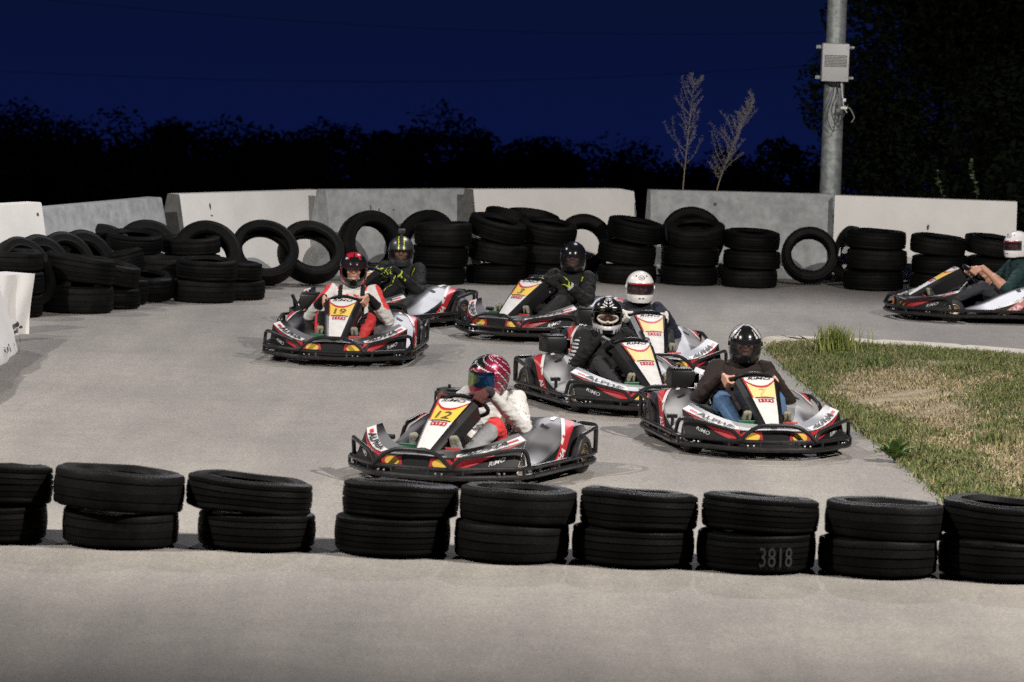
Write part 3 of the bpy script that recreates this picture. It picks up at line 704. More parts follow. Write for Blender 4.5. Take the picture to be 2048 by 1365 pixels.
# ---------------------------------------------------------------- trees
def tree(name, label, base, h, rad, n, size, seed, group=None, low=.12, clumps=9, m=None):
    rs = random.Random(seed); root = thing(name, label, 'tree' if 'tree' in name else 'bush', base, 0, group)
    b = MB(); tr = h * .028
    b.tube([(0.04 * h * math.sin(i * .9 + seed), 0.03 * h * math.cos(i), h * .8 * i / 7) for i in range(8)], [tr * (1 - i / 9) for i in range(8)], 8)
    cl = []
    for i in range(clumps):
        q = low + (1 - low) * (i + rs.random()) / clumps; wdt = rad * (math.sin(math.pi * min(1, .22 + q * .72)) ** .7)
        a = rs.uniform(0, 6.28); r = wdt * rs.uniform(.2, .75); c = V((r * math.cos(a), r * math.sin(a), h * q * .93)); cl.append((c, rad * rs.uniform(.32, .52)))
        b.tube([(0, 0, c.z * .6), c * .55 + V((0, 0, c.z * .3)), c], [tr * .5, tr * .3, tr * .12], 5)
    b.obj('trunk', m_bark, root)
    co, fa = leaf_np([(c, (r * 1.1, r * 1.1, r * rs.uniform(.75, 1.05))) for c, r in cl], n, size, seed)
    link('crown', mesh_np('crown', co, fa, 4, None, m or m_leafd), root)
tps = [(-40, 235), (30, 222), (62, 212), (105, 232), (170, 248), (228, 240), (300, 246), (350, 233), (400, 238), (455, 240), (505, 256), (560, 258), (606, 230), (660, 250), (722, 240), (780, 256), (838, 242), (885, 236), (930, 246), (982, 236), (1040, 256), (1100, 262), (1140, 284), (1210, 292), (1290, 296), (1390, 304), (1460, 300)]
kinds = ['far dark tree with a ragged round crown', 'far dark tree with a pointed crown', 'far dark tree with a broad flat crown']
for i, (px, py) in enumerate(tps):
    y = 118 + (i * 37 % 23); T = at_y(px, py, y); gz = terrain_z(T.x, y) - .3; h = T.z - gz
    seg = ['white barrier at the far left', 'left grey barrier', 'dark ended white barrier', 'scratched grey barrier', 'chipped white barrier', 'mottled grey barrier'][min(5, sum(px > q for q in (85, 335, 648, 942, 1285)))]
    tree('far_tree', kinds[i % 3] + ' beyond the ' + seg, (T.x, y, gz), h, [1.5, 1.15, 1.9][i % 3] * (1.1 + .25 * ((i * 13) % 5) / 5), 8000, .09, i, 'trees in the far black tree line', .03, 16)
for i in range(22):
    px = -60 + i * 74; y = 112 + (i * 7 % 5); T = at_y(px, 285 + 8 * math.sin(i * 2.1) + (30 if px > 1130 else 0), y); gz = terrain_z(T.x, y) - .3
    seg = ['white barrier at the far left', 'left grey barrier', 'dark ended white barrier', 'scratched grey barrier', 'chipped white barrier', 'mottled grey barrier'][min(5, sum(px > q for q in (85, 335, 648, 942, 1285)))]
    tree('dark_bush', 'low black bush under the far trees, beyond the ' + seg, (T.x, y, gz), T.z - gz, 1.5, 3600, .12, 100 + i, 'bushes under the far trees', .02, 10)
for i, (px, py, r, lab) in enumerate([(1548, 284, .9, 'small pointed bush behind the bent dry weed'), (1612, 296, 1.0, 'dark bush just left of the steel pole'), (1500, 330, 1.0, 'low bush at the foot of the dry weeds'), (1740, 300, 1.4, 'dark bush with bare twigs just right of the steel pole'), (1300, 318, 1.0, 'low dark bush left of the dry weeds')]):
    y = 74 + i * 2; T = at_y(px, py, y); gz = terrain_z(T.x, y) - .2
    tree('dark_bush', lab, (T.x, y, gz), T.z - gz, r, 4200, .065, 40 + i, None, .05, 10)
c = at_y(2015, 60, 66); gz = terrain_z(c.x, 66) - .3
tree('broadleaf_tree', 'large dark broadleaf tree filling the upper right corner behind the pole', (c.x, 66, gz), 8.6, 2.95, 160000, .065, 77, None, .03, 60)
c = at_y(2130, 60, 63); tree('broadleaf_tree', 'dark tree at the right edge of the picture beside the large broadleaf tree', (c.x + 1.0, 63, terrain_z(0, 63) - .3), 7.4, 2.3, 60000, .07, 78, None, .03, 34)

# overhead wires, thin and dark against the sky
for i, (a, c, lab) in enumerate([((-300, -40), (1800, 62), 'upper thin overhead cable crossing the night sky'), ((-300, 128), (1800, 118), 'lower thin overhead cable crossing the night sky')]):
    A = at_y(*a, 95); C = at_y(*c, 120); b = MB()
    b.tube([A.lerp(C, q / 16) - V((0, 0, .5 * math.sin(math.pi * q / 16))) for q in range(17)], .0055, 5); tag(b.obj('overhead_cable', m_cable), lab, 'cable')

# ---------------------------------------------------------------- go-karts
m_tube = mat('bumper_tube', (0.030, 0.030, 0.031), 0.25, .6, var=.35, vs=12)
m_plast = mat('black_plastic', (0.006, 0.006, 0.0065), .36, spec=.3)
m_matt = mat('matt_black', (0.006, 0.006, 0.006), .7, spec=.2)
m_slick = mat('slick_tyre', (0.013, 0.013, 0.013), .6, var=.3, vs=12)
m_rim = mat('rim_metal', (0.42, 0.36, 0.28), .35, .8)
m_steel = mat('steel', (0.45, 0.45, 0.45), .3, .9)
m_alu = mat('engine_metal', (0.10, 0.10, 0.10), .45, .7, var=.5, vs=20)
d_white = mat('decal_white', (0.45, 0.44, 0.43), .5, var=.12, vs=16); d_red = mat('decal_red', (0.30, 0.014, 0.020), .45)
d_yel = mat('decal_yellow', (0.52, 0.34, 0.05), .45); d_pale = mat('decal_pale_yellow', (0.52, 0.41, 0.18), .45)
d_blk = mat('decal_black', (0.006, 0.006, 0.0065), .6, spec=.2); d_grey = mat('decal_grey', (0.30, 0.30, 0.31), .35)
m_pen = mat('pen_faint', (0.42, 0.30, 0.10), .6); m_pen2 = mat('pen_black', (0.05, 0.04, 0.02), .6)
m_green = mat('green_pedal', (0.006, 0.085, 0.036), .5); m_redp = mat('red_pedal', (0.26, 0.014, 0.012), .5)
def body_mat(name, lo, hi, metal):
    """printed body film: silver fading into charcoal in long bands"""
    m = bpy.data.materials.new(name); m.use_nodes = True; n = m.node_tree.nodes; L = m.node_tree.links; p = n['Principled BSDF']
    t = n.new('ShaderNodeTexCoord'); mp = n.new('ShaderNodeMapping'); mp.inputs['Scale'].default_value = (4.6, 7.0, 11.0); mp.inputs['Rotation'].default_value = (0, R(25), 0)
    L.new(t.outputs['Object'], mp.inputs['Vector'])
    no = n.new('ShaderNodeTexNoise'); no.inputs['Scale'].default_value = .62; no.inputs['Detail'].default_value = 0; no.inputs['Distortion'].default_value = .3; L.new(mp.outputs['Vector'], no.inputs['Vector'])
    r = n.new('ShaderNodeValToRGB'); r.color_ramp.elements[0].position = .34; r.color_ramp.elements[1].position = .62; r.color_ramp.elements[0].color = (*lo, 1); r.color_ramp.elements[1].color = (*hi, 1)
    L.new(no.outputs['Fac'], r.inputs['Fac']); L.new(r.outputs['Color'], p.inputs['Base Color']); p.inputs['Metallic'].default_value = metal; p.inputs['Roughness'].default_value = .36
    p.inputs['Coat Weight'].default_value = .25; p.inputs['Coat Roughness'].default_value = .16
    return m
BODY = {'silver': body_mat('silver_body', (0.045, 0.045, 0.048), (0.44, 0.44, 0.45), .4), 'grey': body_mat('grey_body', (0.007, 0.007, 0.008), (0.15, 0.15, 0.155), .4),
        'dark': body_mat('charcoal_body', (0.008, 0.008, 0.009), (0.075, 0.075, 0.08), .3)}

def cat_rom(a, t):
    n = len(a) - 1; i = min(int(t), n - 1); f = t - i
    p0 = a[max(i - 1, 0)]; p1 = a[i]; p2 = a[i + 1]; p3 = a[min(i + 2, n)]
    return 0.5 * (2 * p1 + (p2 - p0) * f + (2 * p0 - 5 * p1 + 4 * p2 - p3) * f * f + (3 * p1 - p0 - 3 * p2 + p3) * f ** 3)
class Surf:
    """sheet through rows of points; u along the rows, v across"""
    def __init__(s, rows, flip=1): s.rows = [[V(p) for p in r] for r in rows]; s.flip = flip
    def p(s, u, v):
        cols = [cat_rom([r[k] for r in s.rows], u) for k in range(len(s.rows[0]))]
        i = min(int(v), len(cols) - 2); f = v - i
        return cols[i].lerp(cols[i + 1], f)
    def n(s, u, v):
        e = 1e-3; vm = len(s.rows[0]) - 1; um = len(s.rows) - 1
        a = s.p(min(u + e, um), v) - s.p(max(u - e, 0), v); b = s.p(u, min(v + e, vm)) - s.p(u, max(v - e, 0))
        return (a.cross(b)).normalized() * s.flip
    def at(s, u, v, off): return s.p(u, v) + s.n(u, v) * off
    def grid(s, mb, nu, nv, mi=0, off=0, u0=0, u1=None, v0=0, v1=None, smooth=True):
        u1 = len(s.rows) - 1 if u1 is None else u1; v1 = len(s.rows[0]) - 1 if v1 is None else v1
        vs = [s.at(u0 + (u1 - u0) * i / nu, v0 + (v1 - v0) * j / nv, off) for i in range(nu + 1) for j in range(nv + 1)]
        fs = [[i * (nv + 1) + j, i * (nv + 1) + j + 1, (i + 1) * (nv + 1) + j + 1, (i + 1) * (nv + 1) + j] for i in range(nu) for j in range(nv)]
        mb.add(vs, fs, mi, smooth)
    def quad(s, mb, c, off, mi=0, n=8):
        """patch with corners c (u,v): lower left, lower right, upper right, upper left"""
        vs = []
        for i in range(n + 1):
            for j in range(n + 1):
                x, y = i / n, j / n; u, v = bil(c, x, y); vs.append(s.at(u, v, off))
        fs = [[i * (n + 1) + j, i * (n + 1) + j + 1, (i + 1) * (n + 1) + j + 1, (i + 1) * (n + 1) + j] for i in range(n) for j in range(n)]
        mb.add(vs, fs, mi)
    def text(s, mb, txt, c, off, mi=0, shear=0, bold=0.0):
        vs, fs = text2d(txt, shear, bold); mb.add([s.at(*bil(c, x, y), off) for x, y in vs], fs, mi)
    def poly(s, mb, pts, c, off, mi=0):
        mb.add([s.at(*bil(c, x, y), off) for x, y in pts], [list(range(len(pts)))], mi)
def bil(c, x, y):
    a = [c[0][k] * (1 - x) + c[1][k] * x for k in (0, 1)]; b = [c[3][k] * (1 - x) + c[2][k] * x for k in (0, 1)]
    return a[0] * (1 - y) + b[0] * y, a[1] * (1 - y) + b[1] * y
def thick(o, t):
    m = o.modifiers.new('t', 'SOLIDIFY'); m.thickness = t; m.offset = -1
    dg = bpy.context.evaluated_depsgraph_get(); me = bpy.data.meshes.new_from_object(o.evaluated_get(dg)); o.modifiers.clear(); o.data = me
    me.set_sharp_from_angle(angle=R(35))

SH = {}     # meshes shared by all the karts
def part(key, name, build, mats, parent, th=0, fixn=True, sharp=35):
    if key not in SH:
        b = MB(); build(b); o = b.obj(name, mats, parent, sharp=sharp, fixn=fixn)
        if th: thick(o, th)
        SH[key] = o.data; return o
    return link(name, SH[key], parent)

NOSE = lambda s: [[(.78, 0, .245), (.985, 0, .222), (1.0, 0, .07)], [(.75, .22 * s, .25), (.945, .285 * s, .218), (.96, .29 * s, .07)],
                  [(.61, .385 * s, .292), (.74, .475 * s, .262), (.79, .50 * s, .075)], [(.42, .525 * s, .362), (.485, .615 * s, .325), (.66, .625 * s, .11)]]
POD = lambda s: [[(.36, .30 * s, .13), (.36, .42 * s, .15), (.355, .56 * s, .12), (.35, .60 * s, .06)],
                 [(.18, .27 * s, .185), (.18, .43 * s, .21), (.175, .60 * s, .145), (.17, .63 * s, .06)],
                 [(-.04, .25 * s, .285), (-.04, .43 * s, .30), (-.05, .60 * s, .21), (-.06, .645 * s, .06)],
                 [(-.24, .24 * s, .365), (-.24, .42 * s, .375), (-.25, .595 * s, .29), (-.26, .645 * s, .06)],
                 [(-.42, .24 * s, .385), (-.42, .42 * s, .40), (-.43, .60 * s, .345), (-.40, .64 * s, .20)],
                 [(-.60, .26 * s, .36), (-.60, .42 * s, .38), (-.60, .60 * s, .345), (-.60, .635 * s, .30)]]
PANEL = [[(.885, .050, .235), (.885, -.050, .235)], [(.715, .078, .342), (.715, -.078, .342)], [(.535, .105, .448), (.535, -.105, .448)], [(.345, .134, .552), (.345, -.134, .552)]]

def wheel(key, parent, x, y, r, w, steer=0):
    wh = bpy.data.objects.new('wheel', None); COL.objects.link(wh); wh.parent = parent; wh.location = (x, y, r); wh.rotation_euler = (0, 0, steer); wh.empty_display_size = .05
    h = w / 2
    part(key + 't', 'tyre', lambda b: b.lathe([(r * .55, -h * .86), (r * .62, -h), (r * .86, -h * .97), (r * .97, -h * .8), (r, -h * .45), (r, h * .45), (r * .97, h * .8), (r * .86, h * .97), (r * .62, h), (r * .55, h * .86)], 40), m_slick, wh)
    def rim(b):
        b.lathe([(r * .56, -h * .88), (r * .50, -h * .9), (r * .46, -h * .5), (r * .2, -h * .42), (r * .16, -h * .8), (.012, -h * .82), (.012, h * .82), (r * .16, h * .8), (r * .2, h * .42), (r * .46, h * .5), (r * .50, h * .9), (r * .56, h * .88)], 28)
        for k in range(4):
            a = k * 1.571; b.sphere((r * .33 * math.cos(a), -h * .48, r * .33 * math.sin(a)), .011, 0, 6); b.sphere((r * .33 * math.cos(a), h * .48, r * .33 * math.sin(a)), .011, 0, 6)
    part(key + 'r', 'rim', rim, m_rim, wh)

FB = [(.60, .66), (.90, .40), (1.06, .30), (1.085, 0)]
def side_loop(z, o=0, s=1): pass
def bumper_front(b):
    pts = [(.50, .685), (.66, .665), (.93, .42), (1.06, .27), (1.085, 0)]
    full = [V((x, y, 0)) for x, y in pts] + [V((x, -y, 0)) for x, y in pts[:-1][::-1]]
    for z, o, r in ((.082, .012, .0185), (.140, 0, .0165)):
        pp = roundpath([p + V((o if p.x > .9 else 0, 0, z)) for p in full], .16, 7); b.tube(pp, r, 10)
    # centre hoop
    b.tube(roundpath([(1.055, .30, .145), (1.04, .17, .258), (1.045, 0, .264), (1.04, -.17, .258), (1.055, -.30, .145)], .12, 6), .0155, 10)
    for s in (1, -1):     # corner hoops
        b.tube(roundpath([(1.045, .285 * s, .14), (1.0, .33 * s, .215), (.70, .615 * s, .275), (.60, .665 * s, .265), (.55, .678 * s, .13)], .075, 6), .0155, 10)
        for (x, y) in ((.99, .36), (.80, .535), (.64, .672)): b.tube([(x, y * s, .085), (x, y * s, .14)], .011, 6)
    for y in (-.14, .14): b.tube([(1.088, y, .085), (1.075, y, .14)], .011, 6)
def bumper_bolts(b):
    for s in (1, -1):
        for (x, y) in ((1.075, .19), (1.07, .235), (.80, .553), (.77, .578)): b.sphere((x + .018, (y + .006) * s, .112), .0085, 0, 7)
def bumper_side(s):
    def f(b):
        for z, r in ((.082, .0185), (.140, .0165)): b.tube([(.52, .686 * s, z), (-.38, .686 * s, z)], r, 10)
        for x in (.40, .05, -.30): b.tube([(x, .686 * s, .085), (x, .686 * s, .14)], .011, 6)
    return f
def bumper_rear(b):
    pts = [(-.36, .686), (-.62, .686), (-.84, .60), (-.90, .42), (-.90, 0)]
    full = [V((x, y, 0)) for x, y in pts] + [V((x, -y, 0)) for x, y in pts[:-1][::-1]]
    for z, r in ((.082, .0185), (.140, .0165), ): b.tube(roundpath([p + V((0, 0, z)) for p in full], .12, 6), r, 10)
    for s in (1, -1):
        b.tube(roundpath([(-.24, .684 * s, .14), (-.33, .684 * s, .285), (-.58, .684 * s, .325), (-.66, .68 * s, .325), (-.67, .675 * s, .14)], .06, 6), .0155, 10)
        b.tube(roundpath([(-.66, .68 * s, .325), (-.84, .60 * s, .325), (-.905, .42 * s, .325), (-.905, .36 * s, .14)], .07, 6), .0145, 8)
        b.tube([(-.84, .60 * s, .325), (-.84, .60 * s, .14)], .012, 6)
    b.tube([(-.90, .42, .325), (-.90, -.42, .325)], .014, 8)

def kart(pos, heading, tone, number, label, pen=True, steer=0.0):
    root = thing('go_kart', label, 'go-kart', pos, heading, 'rental karts on the track')
    bm_ = BODY[tone]
    # floor and frame
    part('floor', 'floor_tray', lambda b: (b.box((-.45, -.33, .045), (.74, .33, .06), 0, .004), b.box((-.62, -.58, .05), (.36, -.25, .07), 0, .004), b.box((-.62, .25, .05), (.36, .58, .07), 0, .004)), m_matt, root)
    part('frame', 'chassis_frame', lambda b: ([b.tube(roundpath([(-.72, .30 * s, .075), (.2, .30 * s, .075), (.55, .22 * s, .075), (.92, .22 * s, .08)], .1, 4), .016, 8) for s in (1, -1)],
                                             b.tube([(.54, -.46, .13), (.54, .46, .13)], .014, 8), b.tube([(-.53, -.62, .14), (-.53, .62, .14)], .018, 10), b.tube([(.92, -.22, .08), (.92, .22, .08)], .014, 8),
                                             [b.tube([(.3, .3 * s, .075), (.3, .66 * s, .10)], .012, 6) for s in (1, -1)], [b.tube([(-.3, .3 * s, .075), (-.3, .66 * s, .10)], .012, 6) for s in (1, -1)]), m_tube, root)
    part('bf', 'front_bumper', bumper_front, m_tube, root); 
    bb = part('bb', 'bumper_bolts', bumper_bolts, m_steel, root)
    part('bsl', 'side_bumper', bumper_side(1), m_tube, root); part('bsr', 'side_bumper', bumper_side(-1), m_tube, root)
    part('br', 'rear_bumper', bumper_rear, m_tube, root)
    for s in (1, -1):
        wheel('fw', root, .53, .53 * s, .130, .13, steer); wheel('rw', root, -.53, .555 * s, .140, .205)
    # front fairing: nose and the two wings in one skin
    rows = NOSE(-1)[::-1][:-1] + NOSE(1); F = Surf(rows, -1)
    if F.n(3, .5).z < 0: F.flip = 1
    def nose(b):
        F.grid(b, 36, 6)
    fair = part('nose' + tone, 'front_fairing', nose, bm_, root, .012, fixn=False)
    if ('dn' not in SH):
        pass
    def dk(b):      # black lower front
        F.quad(b, [(.02, 1.98), (5.98, 1.98), (5.98, 1.02), (.02, 1.02)], .002, 0, 24)
    part('dn', 'lower_skin', dk, d_blk, fair, fixn=False)
    def stripes(b):
        F.quad(b, [(2.35, .78), (3.65, .78), (3.65, .60), (2.35, .60)], .002, 0, 10); F.quad(b, [(2.25, .98), (3.75, .98), (3.75, .92), (2.25, .92)], .002, 1, 10)
    part('ds', 'stripe', stripes, [d_blk, d_grey], fair, fixn=False)
    for s, (U0, U1) in ((1, (4.05, 5.93)), (-1, (1.95, .07))):
        # the plate runs along the crease; text reads left to right as seen from the front
        tri = [(U0, 1.0), (U1, 1.0), (U1, .42), (U0, .62)]
        c = [(4.0, 1.0), (5.95, 1.0), (5.95, .40), (4.0, .66)] if s == 1 else [(.05, 1.0), (2.0, 1.0), (2.0, .66), (.05, .40)]
        part('dw%d' % s, 'white_plate', lambda b: F.quad(b, c, .003, 0, 14), d_white, fair, fixn=False)
        tcn = [(4.06, .97), (5.42, .97), (5.48, .50), (4.20, .66)] if s == 1 else [(.58, .97), (1.94, .97), (1.80, .66), (.52, .50)]
        def tx(b, tcn=tcn): F.text(b, 'ALPHA', tcn, .012, 0, .25, .035)
        part('da%d' % s, 'lettering', tx, d_blk, fair, fixn=False)
        pl = [(5.40, .93), (5.75, .90), (5.78, .55), (5.45, .57)] if s == 1 else [(.30, .93), (.55, .93), (.50, .6), (.22, .55)]
        part('dk%d' % s, 'red_mark', lambda b: F.quad(b, [(pl[0][0], .85), (pl[1][0], .85), (pl[1][0], .62), (pl[0][0], .62)], .005, 0, 4), d_red, fair, fixn=False)
        rc = [(3.95, 1.62), (5.2, 1.12), (5.9, 1.03), (3.95, 1.03)] if s == 1 else [(.8, 1.12), (2.05, 1.62), (2.05, 1.03), (.1, 1.03)]
        part('dr%d' % s, 'red_flash', lambda b: F.quad(b, rc, .005, 0, 10), d_red, fair, fixn=False)
        mc = [(4.85, 1.56), (5.35, 1.48), (5.35, 1.34), (4.85, 1.39)] if s == 1 else [(.65, 1.48), (1.15, 1.56), (1.15, 1.39), (.65, 1.34)]
        part('dm%d' % s, 'maker_lettering', lambda b: F.text(b, 'RiMO', mc, .008, 0, .3, .01), d_grey, fair, fixn=False)
        cx = 3 + s * .62
        def oval(b, cx=cx, s=s):
            F.poly(b, [(.5 + .5 * math.cos(t * .3927), .5 + .5 * math.sin(t * .3927)) for t in range(16)], [(cx - .20, 1.56), (cx + .20, 1.56), (cx + .20, 1.12), (cx - .20, 1.12)], .009, 1)
            F.quad(b, [(cx - .30, 1.66), (cx + .30, 1.66), (cx + .24, 1.10), (cx - .24, 1.10)], .006, 0, 4)
            F.quad(b, [(cx + s * .55, 1.50), (cx + s * .1, 1.66), (cx + s * .1, 1.12), (cx + s * .55, 1.30)], .006, 0, 4)
        part('do%d' % s, 'yellow_badge', oval, [d_red, d_yel], fair, fixn=False)
    # side pods
    for s in (1, -1):
        P = Surf(POD(s)); 
        if P.n(2, .5).z < 0: P.flip = -1
        def podm(b):
            P.grid(b, 26, 12)
            for u, k in ((0, 0), (5, 1)):
                ring = [P.p(u, j / 4) for j in range(13)]; low = [V((ring[-1].x, .25 * s, ring[-1].z))]; b.add(ring + low, [list(range(14))], 0, False)
        pod = part('pod%d%s' % (s, tone), 'side_pod', podm, bm_, root, 0, fixn=False)
        part('podd%d' % s, 'lower_skin', lambda b: P.quad(b, [(.5, 2.97), (4.1, 2.97), (4.1, 2.12), (.5, 2.12)], .002, 0, 14), d_blk, pod, fixn=False)
        # opening and moulded recesses in the top
        part('podv%d' % s, 'recess', lambda b: (P.quad(b, [(2.9, .15), (4.4, .15), (4.3, .75), (3.3, .62)], .002, 0, 6), P.quad(b, [(2.0, .05), (2.7, .05), (2.7, .28), (2.2, .30)], .002, 0, 4),
                                               P.quad(b, [(2.75, 1.05), (3.0, 1.05), (3.0, 1.4), (2.8, 1.35)], .002, 0, 3)), d_blk, pod, fixn=False)
        st = [(1.15, 2.75), (4.6, 1.30), (4.9, 1.75), (1.45, 2.95)]
        def strip(b):
            P.quad(b, [(1.1, 2.82), (2.5, 2.15), (2.75, 2.5), (1.45, 2.97)], .004, 1, 10); P.quad(b, [(2.5, 2.15), (3.9, 1.5), (4.3, 1.85), (2.75, 2.5)], .004, 1, 10)
            P.quad(b, [(3.9, 1.5), (4.55, 1.2), (4.95, 1.55), (4.3, 1.85)], .004, 1, 8)
            P.quad(b, [(2.62, 2.08), (4.6, 1.14), (4.72, 1.24), (2.72, 2.18)], .005, 0, 10)
        part('pods%d' % s, 'red_strip', strip, [d_white, d_red], pod, fixn=False)
        tt = [(1.45, 2.86), (2.75, 2.32), (2.60, 2.20), (1.25, 2.76)]
        if s == 1: tt = [(1.50, 2.90), (2.85, 2.40), (2.66, 2.20), (1.22, 2.76)]
        else: tt = [(2.85, 2.40), (1.50, 2.90), (1.22, 2.76), (2.66, 2.20)]
        part('podt%d' % s, 'lettering', lambda b: P.text(b, 'ALPHA', tt, .008, 0, .2, .03), d_white, pod, fixn=False)
        part('podl%d' % s, 'light_band', lambda b: (P.quad(b, [(3.6, 1.1), (4.4, 1.0), (4.5, 1.12), (3.7, 1.25)], .004, 0, 5)), d_white, pod, fixn=False)
    # steering fairing with the number
    S = Surf(PANEL)
    if S.n(1.5, .5).x < 0: S.flip = -1
    def shell(b):
        n = 12; vs = []
        for i in range(n + 1):
            u = 3 * i / n; nn = S.n(u, .5); c = (S.p(u, 0) + S.p(u, 1)) / 2; w = (S.p(u, 0) - S.p(u, 1)).length / 2; bulge = .012
            dn = V((-.10, 0, -.12)) if u > .2 else V((-.03, 0, -.05)); q = max(0, min(1, u / 1.2)); dn = V((-.04 - .05 * q, 0, -.03 - .10 * q))
            top = [c + V((0, w * k, 0)) + nn * bulge * (1 - k * k) for k in (1.06, .6, 0, -.6, -1.06)]
            low = [c + V((0, -(w + .038), 0)) + nn * -.035, c + V((0, -(w + .030), 0)) + dn, c + V((0, (w + .030), 0)) + dn, c + V((0, (w + .038), 0)) + nn * -.035]
            vs += top + low
        k = 9; fs = [[i * k + j, i * k + (j + 1) % k, (i + 1) * k + (j + 1) % k, (i + 1) * k + j] for i in range(n) for j in range(k)] + [list(range(k)), [n * k + j for j in range(k)][::-1]]
        b.add(vs, fs); b.box((.86, -.022, .222), (.925, .022, .262), 0, .006)
    sf = part('sf', 'steering_fairing', shell, m_plast, root)
    def S_(u, v, off):       # follows the slight bulge
        k = 1 - 2 * v; return S.p(u, v) + S.n(u, v) * (.012 * (1 - k * k) + off)
    def spoly(b, pts, off, mi):     # pts: x from picture left to right, y from the bottom up
        b.add([S_(3 * y, x, off) for x, y in pts], [list(range(len(pts)))], mi)
    def sgrid(b, c, off, mi, n=8):
        vs = [S_(3 * bil(c, i / n, j / n)[1], bil(c, i / n, j / n)[0], off) for i in range(n + 1) for j in range(n + 1)]
        b.add(vs, [[i * (n + 1) + j, i * (n + 1) + j + 1, (i + 1) * (n + 1) + j + 1, (i + 1) * (n + 1) + j] for i in range(n) for j in range(n)], mi)
    def arc(r0, r1, dep):
        pass
    fl = (S.p(1, 0).y < 0)     # true when v runs from picture left
    X = (lambda x: x) if fl else (lambda x: x)
    def lx(x): return x if S.p(1, 0).y < S.p(1, 1).y else 1 - x
    # picture left is the kart's right (-y)
    def cc(x0, y0, x1, y1): return [(lx(x0), y0), (lx(x1), y0), (lx(x1), y1), (lx(x0), y1)]
    part('sfw', 'white_front', lambda b: sgrid(b, cc(.03, .06, .97, .985), .0025, 0, 14), d_white, sf, fixn=False)
    ytone = d_yel if pen else d_pale
    def arcband(b, lo, hi, off, mi, n=14):
        vs = []
        for i in range(n + 1):
            x = .03 + .94 * i / n; k = (2 * x - 1); base = .775 + .165 * abs(k) ** 2.4
            vs += [S_(3 * (base + lo), lx(x), off), S_(3 * (base + hi), lx(x), off)]
        b.add(vs, [[2 * i, 2 * i + 1, 2 * i + 3, 2 * i + 2] for i in range(n)], mi)
    def yel(b):
        n = 14; vs = []
        for i in range(n + 1):
            x = .03 + .94 * i / n; k = 2 * x - 1; vs += [S_(3 * (.565 + .02 * (1 - k * k)), lx(x), .004), S_(3 * min(.93, .775 + .165 * abs(k) ** 2.4), lx(x), .004)]
        b.add(vs, [[2 * i, 2 * i + 1, 2 * i + 3, 2 * i + 2] for i in range(n)], 0)
    part('sfy%d' % pen, 'number_field', yel, ytone, sf, fixn=False)
    part('sfr', 'red_arc', lambda b: arcband(b, -.02, .018, .005, 0), d_red, sf, fixn=False)
    part('sfe', 'red_edge', lambda b: sgrid(b, cc(.03, .58, .075, .98), .0045, 0, 6), d_red, sf, fixn=False)
    part('sfl', 'black_line', lambda b: sgrid(b, [(lx(.12), .560), (lx(.92), .560), (lx(.90), .578), (lx(.14), .578)], .006, 0, 8), d_blk, sf, fixn=False)
    def txt(s, x0, y0, x1, y1, m, name, shear=.2, bold=.0, key=None):
        def f(b):
            vs, fs = text2d(s, shear, bold); b.add([S_(3 * (y0 + (y1 - y0) * y), lx(x0 + (x1 - x0) * x), .009) for x, y in vs], fs)
        return part(key or ('sft' + s + name), name, f, m, sf, fixn=False)
    txt('RiMO', .16, .905, .86, .965, d_blk, 'maker_lettering', .3, .012)
    if number: txt(number, .5 - .13 * len(number), .605, .5 + .13 * len(number), .735, m_pen2 if pen else m_pen, 'number', .12, .006 if pen else 0)
    def emblem(b):
        for (x0, y0, x1, y1) in ((.2, .47, .84, .485), (.2, .53, .84, .545), (.2, .47, .26, .545), (.78, .47, .84, .545), (.32, .487, .42, .528), (.47, .487, .55, .528), (.60, .487, .72, .505), (.64, .505, .70, .528)): sgrid(b, cc(x0, y0, x1, y1), .006, 0, 2)
    part('sfm', 'red_emblem', emblem, d_red, sf, fixn=False)
    # steering
    N_ = V((-.60, 0, .80)); U_ = V((.80, 0, .60)); C_ = V((.145, 0, .49))
    sw = part('sw', 'steering_wheel', lambda b: (b.tube([C_ + (V((0, 1, 0)) * math.cos(t * .2244) * .165 + U_ * (.150 if math.sin(t * .2244) > 0 else .125) * math.sin(t * .2244)) for t in range(28)], .0155, 10, True),
                                               [b.tube([C_ - N_ * .02, C_ + (V((0, 1, 0)) * math.cos(a) + U_ * math.sin(a)) * .15], .012, 6) for a in (R(15), R(165), R(270))], b.box((.10, -.05, .465), (.18, .05, .505), 0, .01)), m_plast, root)
    part('swc', 'steering_column', lambda b: b.tube([C_ - N_ * .02, (.50, 0, .09)], .013, 8), m_steel, root)
    # seat
    def seat(b):
        S2 = Surf([[(-.02, .17, .10), (-.02, .0, .08), (-.02, -.17, .10)], [(-.28, .215, .20), (-.28, 0, .085), (-.28, -.215, .20)], [(-.44, .225, .34), (-.50, 0, .20), (-.44, -.225, .34)], [(-.50, .20, .45), (-.60, 0, .40), (-.50, -.20, .45)], [(-.55, .15, .52), (-.66, 0, .56), (-.55, -.15, .52)]])
        S2.grid(b, 20, 14)
    part('seat', 'seat', seat, m_plast, root, .012)
    # engine, air box, tank knob
    def eng(b):
        b.box((-.50, -.46, .10), (-.16, -.25, .30), 0, .02); b.box((-.44, -.42, .30), (-.22, -.27, .37), 0, .015)
        for i in range(6): b.box((-.43 + i * .035, -.47, .16), (-.42 + i * .035, -.23, .34))
    en = part('eng', 'engine', eng, m_alu, root)
    part('air', 'air_box', lambda b: (b.box((-.60, -.50, .40), (-.40, -.31, .535), 0, .018), b.box((-.58, -.49, .535), (-.42, -.33, .55), 0, .006), b.box((-.60, -.33, .43), (-.46, -.26, .51), 0, .012), b.tube([(-.5, -.42, .54), (-.5, -.42, .575)], .012, 8)), m_plast, en)
